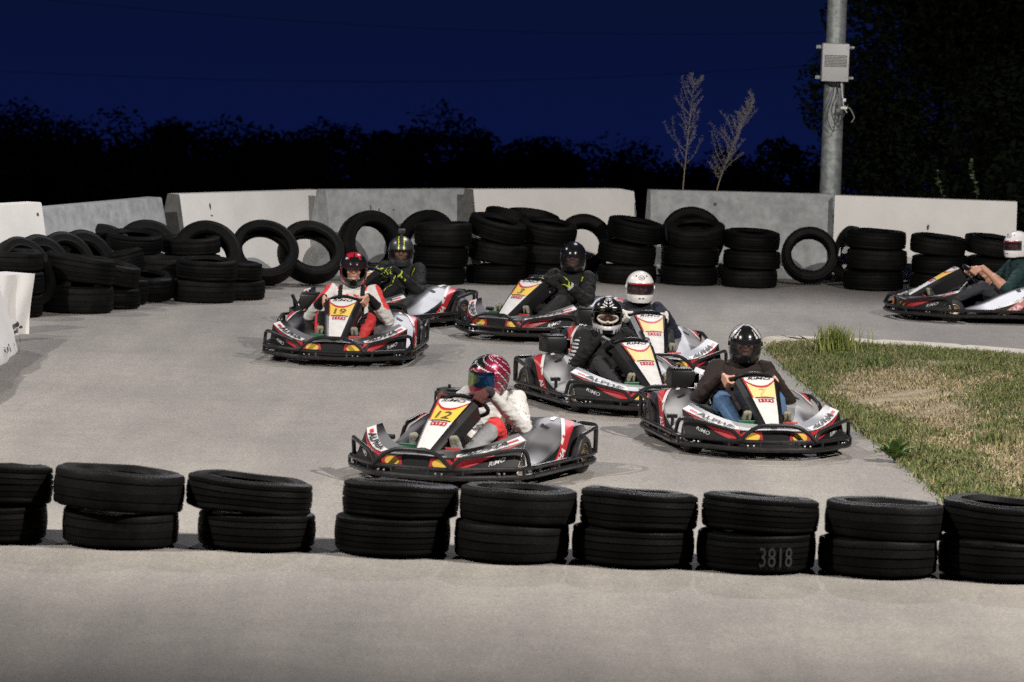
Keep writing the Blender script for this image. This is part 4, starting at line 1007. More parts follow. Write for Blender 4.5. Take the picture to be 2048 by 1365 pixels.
    part('airt', 'air_hose', lambda b: b.tube(roundpath([(-.48, -.40, .41), (-.46, -.38, .33), (-.40, -.36, .30)], .05, 4), .035, 10), m_matt, en)
    part('tail', 'rear_guard', lambda b: (b.box((-.80, -.40, .17), (-.77, .40, .30), 0, .01), b.box((-.74, .30, .16), (-.46, .44, .34), 0, .03)), m_matt, root)
    part('knob', 'filler_cap', lambda b: (b.tube([(.12, -.60, .15), (.12, -.60, .225)], .014, 8), b.tube([(.12, -.645, .232), (.12, -.565, .232)], .018, 10)), m_plast, root)
    for s, m, nm in ((-1, m_green, 'green'), (1, m_redp, 'red')):
        part('ped%d' % s, 'pedal', lambda b: (b.box((.735, (.165 - .062) * s, .215), (.75, (.165 + .062) * s, .262), 0, .006), b.tube([(.745, .165 * s, .24), (.70, .13 * s, .07)], .011, 6), b.tube([(.75, .10 * s, .23), (.765, .10 * s, .16), (.765, .23 * s, .16), (.75, .23 * s, .23)], .008, 6)), m, root)
    return root

KARTS = []
def place(kind_px, off, theta):
    """world position of the kart whose point off (forward, left) touches the ground at a pixel; theta to picture right of the camera direction"""
    h = V((math.sin(R(theta)), -math.cos(R(theta)), 0)); l = V((-h.y, h.x, 0)); p = at(*kind_px) - h * off[0] - l * off[1]
    return p, math.atan2(h.y, h.x)
SPEC = [  # front axle mid pixel, offset, heading, tone, number, pen, label
    ((884, 961), (.53, 0), -23, 'grey', '12', True, 'go-kart with number 12 on yellow, nearest the camera'),
    ((1521, 906), (.53, 0), 11, 'silver', '7', False, 'silver go-kart with a faint number 7, running along the grass edge'),
    ((677, 725), (.53, 0), -5, 'grey', '19', True, 'go-kart with number 19, on the left, pointing at the camera'),
    ((703, 653), (.53, 0), -32, 'dark', '', True, 'dark go-kart half hidden behind the kart with number 19'),
    ((1040, 677), (.53, 0), -31, 'grey', '3', True, 'go-kart with number 3 in the middle, turning left in front of the stacks'),
    ((1281, 824), (.53, 0), 20, 'silver', '', False, 'silver go-kart driven by the person in the black helmet with peak and goggles'),
    ((1301, 758), (.53, 0), 9, 'silver', '', False, 'silver go-kart driven by the person in the plain white helmet and navy sweater'),
    ((1904, 646), (.53, .56), -80, 'dark', '', True, 'dark go-kart seen from the side, cut by the right edge of the picture')]
for px, off, th, tone, num, pen, lab in SPEC:
    p, rz = place(px, off, th); KARTS.append((p, rz)); kart(p, rz, tone, num, lab, pen, R(4))

# ---------------------------------------------------------------- drivers
def cloth(name, col, bump=.5, var=.18): return mat(name, col, .8, 0, var, 9, bump, 26, spec=.25)
skin = mat('skin', (0.36, 0.185, 0.125), .55, var=.10, vs=14, bump=.05, bs=80)
CL = {k: cloth(k, c) for k, c in dict(white_suit=(.43, .42, .405), red_suit=(.44, .03, .03), black_suit=(.0045, .0045, .005), charcoal=(.016, .016, .017), neon=(.34, .42, .03), grey_knit=(.16, .16, .165), navy=(.014, .017, .030),
      brown=(.013, .0075, .0062), jeans=(.045, .090, .165), teal=(.008, .026, .027), dark_denim=(.024, .025, .030), cream=(.48, .46, .42), darkred=(.055, .016, .014), sole=(.17, .16, .12), shoe=(.03, .028, .026), grey_trim=(.30, .30, .30), suitgrey=(.20, .20, .205)).items()}
m_lining = mat('helmet_lining', (.008, .008, .008), .9)
m_eye = mat('eye_dark', (.015, .012, .01), .2); m_brow = mat('brow_hair', (.03, .02, .015), .9); m_lip = mat('lip', (.38, .14, .11), .5)

class Fig:
    """limb capsules and ellipsoids that are fused into one skin"""
    def __init__(s): s.mb = MB(); s.seg = []
    def cap(s, a, b, ra, rb, tag):
        a, b = V(a), V(b); n = 5; s.mb.tube([a.lerp(b, i / n) for i in range(n + 1)], [ra + (rb - ra) * i / n for i in range(n + 1)], 14)
        s.mb.sphere(a, ra, 0, 14); s.mb.sphere(b, rb, 0, 14); s.seg.append((a, b, ra, rb, tag))
    def ell(s, c, r, tag, mtx=None):
        s.mb.sphere(c, r, 0, 18, mtx); rr = sum(r) / 3; s.seg.append((V(c), V(c) + V((0, 0, .001)), rr, rr, tag))
    def loft(s, rings, tag):       # (centre, side dir, rx, ry, front dir)
        vs = []; k = 22
        for c, sd, rx, ry, fd in rings: vs += [V(c) + V(sd) * math.cos(2 * math.pi * j / k) * rx + V(fd) * math.sin(2 * math.pi * j / k) * ry for j in range(k)]
        n = len(rings); fs = [[i * k + j, i * k + (j + 1) % k, (i + 1) * k + (j + 1) % k, (i + 1) * k + j] for i in range(n - 1) for j in range(k)] + [list(range(k))[::-1], [(n - 1) * k + j for j in range(k)]]
        s.mb.add(vs, fs)
        for i in range(n - 1): s.seg.append((V(rings[i][0]), V(rings[i + 1][0]), rings[i][2] * .8, rings[i + 1][2] * .8, tag))
    def fuse(s, vox):
        me = bpy.data.meshes.new('f'); me.from_pydata(s.mb.v, [], s.mb.f); me.update()
        bm = bmesh.new(); bm.from_mesh(me); bmesh.ops.recalc_face_normals(bm, faces=bm.faces[:]); bm.to_mesh(me); bm.free()
        o = bpy.data.objects.new('f', me); COL.objects.link(o)
        m = o.modifiers.new('r', 'REMESH'); m.mode = 'VOXEL'; m.voxel_size = vox
        m2 = o.modifiers.new('s', 'SMOOTH'); m2.factor = .5; m2.iterations = 3
        dg = bpy.context.evaluated_depsgraph_get(); out = bpy.data.meshes.new_from_object(o.evaluated_get(dg))
        bpy.data.objects.remove(o); bpy.data.meshes.remove(me); return out
    def tags(s, pts):
        best = np.full(len(pts), 9.0); idx = np.zeros(len(pts), int); tt = np.zeros(len(pts))
        for i, (a, b, ra, rb, tg) in enumerate(s.seg):
            a = np.array(a); d = np.array(b) - a; L2 = max(1e-9, d @ d); t = np.clip(((pts - a) @ d) / L2, 0, 1); dist = np.linalg.norm(pts - a - t[:, None] * d, axis=1) - (ra + (rb - ra) * t)
            m = dist < best; best[m] = dist[m]; idx[m] = i; tt[m] = t[m]
        return idx, tt

def make_body(P):
    """P: pose and rule. Returns (mesh, head matrix)"""
    f = Fig(); ln = P.get('lean', 0.0); yaw = R(P.get('yaw', 0)); bulk = P.get('bulk', 1.0); fwd = P.get('fwd', 0.0)
    def sh(p):     # lean and turn the trunk
        p = V(p); k = max(0, p.z - .13); p.y += ln * k; p.x += fwd * k; p.z -= P.get('sink', 0) * k / .45
        c = V((-.33, ln * k, 0)); q = p - V((c.x, c.y, 0)); w = min(1, k / .4); ca, sa = math.cos(yaw * w), math.sin(yaw * w)
        return V((c.x + q.x * ca - q.y * sa, c.y + q.x * sa + q.y * ca, p.z))
    tor = [((-.30, 0, .11), .160, .115), ((-.315, 0, .22), .165, .12), ((-.335, 0, .33), .160, .118), ((-.345, 0, .43), .172, .125), ((-.350, 0, .52), .180, .120), ((-.350, 0, .585), .172, .100), ((-.348, 0, .635), .115, .080), ((-.342, 0, .665), .070, .066)]
    rings = []
    for c, rx, ry in tor:
        cc = sh(c); sd = (sh(V(c) + V((0, .1, 0))) - cc).normalized(); fd = V((sd.y, -sd.x, 0)); rings.append((cc, sd, rx * bulk, ry * bulk, fd))
    f.loft(rings, 'torso')
    neck0 = sh((-.342, 0, .65)); head = sh((-.325, 0, .80)) + V(P.get('headoff', (0, 0, 0))); f.cap(neck0, head + V((-.02, 0, -.07)), .060, .056, 'neck')
    st = P.get('steer', 0.0)
    N_ = V((-.60, 0, .80)); U_ = V((.80, 0, .60)); C_ = V((.145, 0, .49)); hand_figs = []
    for s in (1, -1):
        S0 = sh((-.345, .185 * s, .575)); phi = R(P.get('hand', 12)) + st * s; d = V((0, s * math.cos(phi), 0)) + U_ * math.sin(phi); Pt = C_ + d * .165; T = (U_ * math.cos(phi) - V((0, s * math.sin(phi), 0)))
        Wr = Pt + d * .040 + N_ * .075 - T * .035 + V((-.02, 0, 0))
        el = sh(V((-.135, .335 * s, .345)) + V(P.get('elb%d' % s, (0, 0, 0))))
        f.cap(S0, S0.lerp(el, .5), .074 * bulk, .062 * bulk, 'uparm'); f.cap(S0.lerp(el, .5), el, .062 * bulk, .052 * bulk, 'uparm2'); f.cap(el, el.lerp(Wr, .55), .052 * bulk, .045 * bulk, 'foarm'); f.cap(el.lerp(Wr, .55), Wr, .045 * (1 if P.get('barefore') else bulk) * (.85 if P.get('barefore') else 1), .032, 'foarm2')
        h = Fig(); g = P.get('glove', 1.0)
        K0 = Pt + d * .040 + N_ * .012
        for j in range(4): h.cap(Wr.lerp(K0, .1) + T * (.010 * (j - 1.2)), K0 + T * (.0215 * (j - 1.4)) , .017, .0125 * g, 'hand')
        h.cap(Wr - (Wr - el).normalized() * .03, Wr, .030, .028, 'hand')
        for j in range(4):
            o = T * (.0225 * (j - 1.4)); r = (.0098 if j else .0088) * g; rr = [.9, 1, 1.04, .94][j]
            a = K0 + o; b1 = Pt + d * .036 * rr - N_ * .022 + o; c1 = Pt + d * .006 - N_ * .032 + o * .98; e1 = Pt - d * .021 * rr - N_ * .016 + o * .96
            h.cap(a, b1, r * 1.12, r * 1.08, 'finger'); h.cap(b1, c1, r * 1.08, r, 'finger'); h.cap(c1, e1, r, r * .88, 'finger')
        t0 = Wr.lerp(K0, .45) + T * .022; t1 = Pt + N_ * .026 + T * .036 + d * .012; t2 = Pt + N_ * .020 + T * .060 - d * .012
        h.cap(t0, t1, .0145 * g, .012 * g, 'thumb'); h.cap(t1, t2, .0118 * g, .0098 * g, 'thumb'); hand_figs.append(h)
        # legs
        hip = V((-.27, .095 * s, .155)); kn = V((.12, .215 * s, .365)) + V(P.get('kn%d' % s, (0, 0, 0))); an = V((.555, .165 * s, .165))
        f.cap(hip, hip.lerp(kn, .5), .092, .080, 'thigh'); f.cap(hip.lerp(kn, .5), kn, .080, .064, 'thigh2'); f.cap(kn, kn.lerp(an, .4), .063, .060, 'shin'); f.cap(kn.lerp(an, .4), an, .060, .044, 'shin2')
        heel = V((.598, .165 * s, .125)); ball = V((.662, .158 * s, .265)); toe = V((.680, .155 * s, .312))
        f.cap(an, heel, .042, .040, 'shoe'); f.cap(heel, ball, .038, .042, 'shoe'); f.cap(ball, toe, .040, .032, 'shoe'); f.cap(an, ball, .038, .036, 'shoe')
        for k in (-.016, .016): f.cap(heel + V((.022, k, -.012)), toe + V((.020, k, .010)), .019, .019, 'sole')
    # head inside the helmet, with a face
    Hm = Matrix.Translation(head) @ Matrix.Rotation(R(P.get('hyaw', 0)), 4, 'Z') @ Matrix.Rotation(R(P.get('hpitch', 0)), 4, 'Y') @ Matrix.Rotation(R(P.get('hroll', 0)), 4, 'X')
    rot = Hm.to_3x3().to_4x4(); hp = lambda x, y, z: Hm @ V((x, y, z))
    f.ell(hp(-.005, 0, .02), (.098, .078, .108), 'head', rot); f.ell(hp(.030, 0, -.045), (.062, .058, .070), 'head', rot)
    f.cap(hp(.094, 0, .030), hp(.116, 0, -.012), .009, .013, 'nose'); f.ell(hp(.108, 0, -.014), (.014, .019, .010), 'nose', rot)
    f.ell(hp(.076, .030, .038), (.020, .028, .009), 'head', rot); f.ell(hp(.076, -.030, .038), (.020, .028, .009), 'head', rot)
    f.ell(hp(.070, .042, -.020), (.022, .022, .022), 'head', rot); f.ell(hp(.070, -.042, -.020), (.022, .022, .022), 'head', rot)
    f.cap(hp(.086, .020, -.046), hp(.086, -.020, -.046), .009, .009, 'head'); f.ell(hp(.078, 0, -.085), (.020, .026, .018), 'head', rot)
    for s in (1, -1): f.ell(hp(-.01, .080 * s, .0), (.022, .010, .032), 'head', rot)
    body = f.fuse(.0085)
    # cloth folds
    nv = len(body.vertices); co = np.empty(nv * 3, np.float32); body.vertices.foreach_get('co', co); co = co.reshape(-1, 3); nr = np.empty(nv * 3, np.float32); body.vertices.foreach_get('normal', nr); nr = nr.reshape(-1, 3)
    idx, tt = f.tags(co); soft = {'torso': .0065, 'uparm': .007, 'uparm2': .008, 'foarm': .007, 'foarm2': .004, 'thigh': .006, 'thigh2': .006, 'shin': .005, 'shin2': .006}
    sd = P.get('seed', 1) * 7.3
    for i in range(nv):
        a = soft.get(f.seg[idx[i]][4], 0) * P.get('folds', 1.0)
        if P.get('barefore') and f.seg[idx[i]][4] == 'foarm2': a = 0
        if a:
            p = V(co[i]); n1 = noise.noise(V((p.x * 11 + sd, p.y * 11, p.z * 21))); n2 = noise.noise(V((p.x * 26, p.y * 26 + sd, p.z * 40)))
            k = a * (1.2 * (1 - abs(n1) * 2.0) + .35 * n2); co[i] += nr[i] * k
    body.vertices.foreach_set('co', co.ravel()); body.update()
    def paint(me, fig, rule, mats):
        nf = len(me.polygons); c = np.empty(nf * 3, np.float32); me.polygons.foreach_get('center', c); c = c.reshape(-1, 3); n = np.empty(nf * 3, np.float32); me.polygons.foreach_get('normal', n); n = n.reshape(-1, 3)
        idx, tt = fig.tags(c); mi = [mats.index(rule(fig.seg[idx[i]][4], tt[i], c[i], n[i])) for i in range(nf)]
        return mi
    allm = list(CL) + ['skin']; rule = P['rule']
    def rr(tg, t, p, n):
        if tg in ('head', 'nose'): return 'skin'
        return rule(tg, t, p, n)
    mi = paint(body, f, rr, allm)
    b = MB(); b.v = [tuple(v.co) for v in body.vertices]; b.f = [list(p.vertices) for p in body.polygons]; b.m = mi; b.smooth = [True] * len(mi)
    for h in hand_figs:
        hm = h.fuse(.0045); m2 = paint(hm, h, rr, allm); o = len(b.v); b.v += [tuple(v.co) for v in hm.vertices]; b.f += [[q + o for q in p.vertices] for p in hm.polygons]; b.m += m2; b.smooth += [True] * len(m2)
    used = sorted(set(b.m)); b.m = [used.index(q) for q in b.m]
    me = b.mesh('body', [CL[allm[q]] if allm[q] != 'skin' else skin for q in used]); return me, Hm

# helmets
def hsurf(az, z, moto=False):
    """helmet shell: point for an azimuth (0 = front) and a height -1..1"""
    zz = z * (.152 if z > 0 else .135)
    r = math.sqrt(max(0, 1 - abs(z) ** 2.3)) if z > 0 else math.sqrt(max(0, 1 - .30 * abs(z) ** 2.0))
    ca, sa = math.cos(az), math.sin(az)
    x = .160 * ca * r; y = .130 * sa * r
    if z < 0 and ca > 0: x += (.018 + (.034 if moto else 0)) * (ca ** (3 if moto else 2)) * min(1, -z * 1.6)
    if z < 0 and ca < 0: x += .020 * z * ca
    if z > 0 and ca < 0: x -= .010 * (ca * ca) * (1 - z)
    return V((x, y, zz))
def helmet(parent, Hm, style, mats, rule, moto=False, visor=None, cut=(-.42, .28), azl=64):
    """mats: list; rule(az degrees, z) -> index"""
    az = sorted(set([-180 + 360 * i / 96 for i in range(96)] + [-azl, azl])); za = sorted(set([-1 + .05 * i for i in range(40)] + [.93, .965, .985, .995] + [cut[0], cut[1]])); za = [z for z in za if z < .998]
    b = MB(); n = len(az); vs = [hsurf(R(a), z, moto) for z in za for a in az] + [V((0, 0, .152))]
    def hole(a, z):
        if abs(a) > azl: return False
        e = abs(a) / azl; lo = cut[0] + .10 * e ** 3; hi = cut[1] - .12 * e ** 3
        return lo < z < hi
    fs = []; mi = []
    for i in range(len(za) - 1):
        for k in range(n):
            q = (k + 1) % n; a = (az[k] + (az[q] if q else 180)) / 2; z = (za[i] + za[i + 1]) / 2
            if hole(a, z): continue
            fs.append([i * n + k, i * n + q, (i + 1) * n + q, (i + 1) * n + k]); mi.append(rule(a, z))
    t = len(za) - 1
    for k in range(n): fs.append([t * n + k, t * n + (k + 1) % n, len(vs) - 1]); mi.append(rule(az[k], 1.0))
    b.v = [tuple(v) for v in vs]; b.f = fs; b.m = mi; b.smooth = [True] * len(fs)
    me = b.mesh('helmet', mats + [m_lining]); o = link('helmet', me, parent); o.matrix_local = Hm
    m = o.modifiers.new('t', 'SOLIDIFY'); m.thickness = .014; m.offset = -1; m.material_offset = 50; m.material_offset_rim = 50
    dg = bpy.context.evaluated_depsgraph_get(); me2 = bpy.data.meshes.new_from_object(o.evaluated_get(dg)); o.modifiers.clear(); o.data = me2
    # neck roll
    r = MB(); r.tube([hsurf(R(k * 15), -1.0, moto) * .93 + V((0, 0, .004)) for k in range(24)], .014, 8, True); r.obj('neck_roll', m_lining, o)
    if visor is not None:
        v = MB(); na = 30; nzv = 10; pts = []
        for j in range(nzv + 1):
            for i in range(na + 1):
                a = -azl - 5 + (2 * azl + 10) * i / na; z = cut[0] - .03 + (cut[1] - cut[0] + .07) * j / nzv; p = hsurf(R(a), z, moto); q = V((p.x, p.y, p.z * .3)).normalized(); pts.append(p + q * .0035)
        v.add(pts, [[j * (na + 1) + i, j * (na + 1) + i + 1, (j + 1) * (na + 1) + i + 1, (j + 1) * (na + 1) + i] for j in range(nzv) for i in range(na)])
        v.obj('visor', visor, o, fixn=False)
    for s in (1, -1):
        k = MB(); c = hsurf(R(s * 80), .02, moto); k.tube([c - V((0, s * .004, 0)), c + V((0, s * .008, 0))], .019, 14); k.obj('pivot_cap', mats[0], o)
    return o
def visor_mat(name, tint, gloss=.35, trans=.75, rough=.04, rainbow=False):
    m = bpy.data.materials.new(name); m.use_nodes = True; n = m.node_tree.nodes; L = m.node_tree.links; out = n['Material Output']; p = n['Principled BSDF']
    p.inputs['Base Color'].default_value = (*tint, 1); p.inputs['Roughness'].default_value = rough; p.inputs['Metallic'].default_value = gloss
    if rainbow:
        t = n.new('ShaderNodeTexCoord'); s = n.new('ShaderNodeSeparateXYZ'); L.new(t.outputs['Object'], s.inputs[0]); w = n.new('ShaderNodeTexNoise'); w.inputs['Scale'].default_value = 7; L.new(t.outputs['Object'], w.inputs['Vector'])
        ma = n.new('ShaderNodeMath'); ma.operation = 'MULTIPLY_ADD'; ma.inputs[1].default_value = 3.2; ma.inputs[2].default_value = .22; L.new(s.outputs['Y'], ma.inputs[0])
        a2 = n.new('ShaderNodeMath'); a2.operation = 'MULTIPLY_ADD'; a2.inputs[1].default_value = .5; L.new(w.outputs['Fac'], a2.inputs[0]); L.new(ma.outputs[0], a2.inputs[2])
        r = n.new('ShaderNodeValToRGB'); L.new(a2.outputs[0], r.inputs['Fac']); cols = [(0, (.02, .12, .16)), (.16, (.03, .16, .12)), (.30, (.13, .20, .05)), (.40, (.05, .09, .05)), (.50, (.16, .20, .07)), (.60, (.03, .05, .05)), (.74, (.02, .08, .20)), (1, (.01, .02, .06))]
        r.color_ramp.elements[0].color = (*cols[0][1], 1); r.color_ramp.elements[1].color = (*cols[-1][1], 1)
        for q, c in cols[1:-1]: r.color_ramp.elements.new(q).color = (*c, 1)
        L.new(r.outputs['Color'], p.inputs['Base Color']); return m
    if trans:
        tr = n.new('ShaderNodeBsdfTransparent'); tr.inputs['Color'].default_value = (*[min(1, .55 + x) for x in tint], 1); mx = n.new('ShaderNodeMixShader'); mx.inputs['Fac'].default_value = 1 - trans
        L.new(tr.outputs[0], mx.inputs[1]); L.new(p.outputs[0], mx.inputs[2]); L.new(mx.outputs[0], out.inputs['Surface'])
    return m
def paintm(name, col, metal=0.0, rough=.18): return mat(name, col, rough, metal, coat=.8)
K_ = paintm('gloss_black', (.006, .006, .006)); Wt = paintm('gloss_white', (.56, .55, .54)); Rd = paintm('gloss_red', (.30, .01, .02)); Mg = paintm('magenta_metal', (.20, .012, .040), .5, .25); Sv = paintm('silver_paint', (.42, .42, .43), .1, .3)
Gd = paintm('graphite', (.035, .035, .037), .2, .35); Nn = paintm('neon_line', (.55, .66, .03)); 
V_clear = visor_mat('clear_visor', (.05, .05, .05), .0, .86, .05); V_smoke = visor_mat('smoke_visor', (.02, .02, .024), .1, .62, .05); V_dark = visor_mat('dark_visor', (.03, .02, .025), .2, .45, .05); V_mir = visor_mat('mirror_visor', (.1, .1, .1), .85, 0, .12, True)

def person(i, label, pose, hel):
    p, rz = KARTS[i]; root = thing('person', label, 'person', p, rz, 'kart drivers')
    me, Hm = make_body(pose); link('body', me, root)
    for s in (1, -1):      # face details on the head
        b = MB(); b.sphere((.0905, .031 * s, .0155), (.006, .013, .0055), 0, 10); o = b.obj('eye', m_eye, root); o.matrix_local = Hm
        b = MB(); b.tube([(.094, .016 * s, .041), (.093, .032 * s, .046), (.084, .050 * s, .040)], .0045, 6); o = b.obj('eyebrow', m_brow, root); o.matrix_local = Hm
    b = MB(); b.sphere((.0935, 0, -.046), (.004, .022, .0055), 0, 10); o = b.obj('mouth', m_lip, root); o.matrix_local = Hm
    return root, Hm, hel(root, Hm)

def strip_rule(*spec): pass
# 0: number 12
def r12(tg, t, p, n):
    if tg in ('hand', 'finger', 'thumb'): return 'darkred'
    if tg == 'foarm2' and t > .8: return 'charcoal'
    if tg in ('torso', 'uparm', 'uparm2', 'foarm', 'foarm2'):
        q = noise.noise(V((p[0] * 24, p[1] * 24, p[2] * 34)))
        if tg == 'uparm2' and .1 < t < .8 and abs(q) < .035: return 'charcoal'
        if tg == 'uparm' and t > .5 and abs(q) < .02: return 'charcoal'
        return 'white_suit'
    if tg in ('thigh2',) and t > .1 : return 'red_suit' if p[1] > 0 else 'white_suit'
    if tg in ('shin',) and t < .35: return 'red_suit' if p[1] > 0 else 'white_suit'
    if tg in ('thigh', 'shin', 'shin2'): return 'suitgrey' if tg != 'thigh' else 'white_suit'
    if tg == 'sole': return 'sole'
    if tg == 'neck': return 'skin'
    return 'suitgrey'
def h12(root, Hm):
    def rule(a, z):
        q = abs(a)
        if z < -.42 and q < 70: return 0
        if z > .3 and q < 70 and (abs((z * 7 + q * .045) % 2.0 - 1) < .11): return 1
        if z > .5 and q < 40: return 2
        if q > 70 and abs(((a * .07 + z * 4) % 2.0) - 1) < .10: return 1
        if q > 95 and z < .2: return 2 if int(q / 9 + z * 5) % 2 else 0
        return 0
    return helmet(root, Hm, '12', [Mg, Sv, K_], rule, visor=V_mir, cut=(-.38, .30), azl=66)
person(0, 'person in a white racing suit and crimson helmet, driving kart 12', dict(rule=r12, hyaw=-28, hpitch=6, hroll=-6, yaw=6, seed=1, lean=-.01, fwd=.07, sink=.055, glove=1.15, bulk=.96, folds=.9, hand=30, steer=R(12), headoff=(.02, 0, -.03)), h12)
# 1: number 7
def r7(tg, t, p, n):
    if tg in ('hand', 'finger', 'thumb', 'neck'): return 'skin'
    if tg in ('torso', 'uparm', 'uparm2', 'foarm', 'foarm2'): return 'brown'
    if tg in ('thigh', 'thigh2', 'shin', 'shin2'): return 'jeans'
    return 'sole' if tg == 'sole' and n[0] > .3 else 'shoe'
def h7(root, Hm):
    def rule(a, z):
        q = abs(a)
        if z > .36 and 20 < q < 120:
            d = (q - 26 - (1 - z) * 20)
            if 0 < d < 60 and int(d / 9 + z * 2.2) % 3 != 2: return 1
        if -.2 < z < .5 and 66 < q < 140 and (int((q + z * 60) / 9) % 3 == 0): return 1
        if z < -.5 and 60 < q < 110 and int(q / 8) % 2: return 2
        return 0
    return helmet(root, Hm, '7', [K_, Sv, Gd], rule, visor=V_smoke, cut=(-.52, .30), azl=62)
person(1, 'person in a dark brown sweater and blue jeans with a black and silver helmet', dict(rule=r7, hyaw=-10, hpitch=4, lean=.09, sink=.025, seed=2, bulk=1.10, steer=R(-4), hand=2, **{'elb1': (0, .02, 0), 'elb-1': (0, -.03, -.01)}), h7)
# 2: number 19
def r19(tg, t, p, n):
    if tg in ('hand', 'finger', 'thumb', 'neck'): return 'skin'
    if tg in ('foarm2',) and t > .15: return 'black_suit'
    if tg == 'torso':
        if n[0] > .1 and .085 < abs(p[1]) < .125 and p[2] > .36: return 'black_suit'
        if p[2] > .60 and abs(p[1]) > .10: return 'red_suit'
        if n[0] > .2 and .02 < abs(p[1]) < .075 and abs(p[2] - .56 + .2 * abs(p[1])) < .012: return 'red_suit'
        return 'white_suit'
    if tg in ('uparm', 'uparm2'):
        if abs(p[1] - .01) > .205 + .075 * (t + (tg == 'uparm2')) and (tg == 'uparm' or t < .6): return 'red_suit'
        return 'white_suit'
    if tg == 'foarm': return 'white_suit'
    if tg in ('thigh', 'thigh2', 'shin', 'shin2'): return 'red_suit' if abs(p[1] + .02) > (.15 + .10 * t if tg == 'thigh' else .225 if tg == 'thigh2' else .235 - .02 * t if tg == 'shin' else .195) else 'black_suit'
    return 'sole' if tg == 'sole' else 'shoe'
def h19(root, Hm):
    def rule(a, z):
        q = abs(a)
        if z > .86 and 8 < q < 120: return 1
        if .70 < z <= .86 and 30 < q < 46: return 1
        if -.45 < z < .1 and 66 < q < 78: return 1
        if z < -.55 and 44 < q < 62: return 1
        return 0
    o = helmet(root, Hm, '19', [K_, Rd, Gd], rule, visor=None, cut=(-.50, .26), azl=60)
    b = MB(); pts = []; na = 24   # visor flipped up above the eye port
    for j in range(6):
        for i in range(na + 1):
            a = -64 + 128 * i / na; z = .20 + .34 * j / 5; q = hsurf(R(a), z); pts.append(q * 1.05 + V((.006, 0, 0)))
    b.add(pts, [[j * (na + 1) + i, j * (na + 1) + i + 1, (j + 1) * (na + 1) + i + 1, (j + 1) * (na + 1) + i] for j in range(5) for i in range(na)]); b.obj('raised_visor', V_dark, o, fixn=False)
    return o
person(2, 'person in a white and red racing suit with bare hands, driving kart 19', dict(rule=r19, hyaw=8, hpitch=10, seed=3, lean=.01, bulk=1.06, steer=R(6), hand=16, **{'elb1': (.02, .03, .0), 'elb-1': (0, -.03, .0)}), h19)
# 3: yellow and black
def r3(tg, t, p, n):
    if tg in ('hand', 'finger', 'thumb'): return 'neon' if noise.noise(V((p[0] * 60, p[1] * 60, p[2] * 60))) > .30 else 'black_suit'
    if tg == 'torso' and n[0] > .2 and abs(p[1] - .25 * (p[2] - .45)) < .004 and p[2] > .4: return 'neon'
    if tg == 'uparm' and .25 < t < .7 and n[2] > .2 and abs(abs(p[1] + .02) - .215) < .0045: return 'neon'
    if tg == 'foarm2' and abs(t - .55) < .05 and n[1] * p[1] > 0: return 'neon'
    if tg == 'foarm2' and t < .5 and abs(n[2] + .2) < .07 and n[1] * p[1] > 0: return 'neon'
    if tg in ('shin', 'shin2') and abs(n[1]) < .08 and n[0] > 0: return 'neon'
    if tg == 'sole': return 'charcoal'
    return 'black_suit'
def h3(root, Hm):
    def rule(a, z):
        q = abs(a)
        if z > .28 and q < 100:
            y = hsurf(R(a), z).y
            if .025 < abs(y) < .032: return 1
        return 0
    o = helmet(root, Hm, '3', [Gd, Nn], rule, visor=V_clear, cut=(-.42, .26), azl=62)
    b = MB(); b.box((-.02, -.035, .185), (.035, .035, .228), 0, .006); b.box((-.005, -.012, .145), (.02, .012, .19), 0, .003); c = b.obj('action_camera', m_dark, o)
    b = MB(); b.tube([(.034, .016, .208), (.043, .016, .208)], .012, 12); b.obj('lens', mat('lens_glass', (.02, .02, .03), .05), c)
    return o
person(3, 'person in a black suit with neon yellow gloves, a camera on the helmet', dict(rule=r3, hyaw=34, hpitch=8, yaw=8, seed=4, bulk=1.08, glove=1.15, steer=R(10), hand=10, lean=.0, sink=.045, headoff=(0, 0, -.01)), h3)
# 4: number 3
def r4(tg, t, p, n):
    if tg == 'foarm2' and n[1] * p[1] > -.1 and abs(t - .25 - .6 * abs(n[2])) < .07: return 'neon'
    if tg == 'uparm' and .2 < t < .9 and n[2] > .35 and abs(abs(p[1]) - .222) < .007: return 'neon'
    if tg == 'foarm2' and abs(t - .2) < .06 and n[1] * p[1] > 0: return 'grey_trim'
    if tg in ('thigh', 'thigh2', 'shin', 'shin2'): return 'charcoal'
    if tg == 'sole': return 'sole'
    return 'black_suit'
def h4(root, Hm): return helmet(root, Hm, '4', [K_, Gd], lambda a, z: 0, visor=V_smoke, cut=(-.60, .18), azl=64)
person(4, 'person in a black suit and glossy black helmet, driving kart 3', dict(rule=r4, hyaw=26, hpitch=2, yaw=4, seed=5, bulk=1.12, glove=1.15, steer=R(16), hand=18, lean=.11, sink=.018), h4)
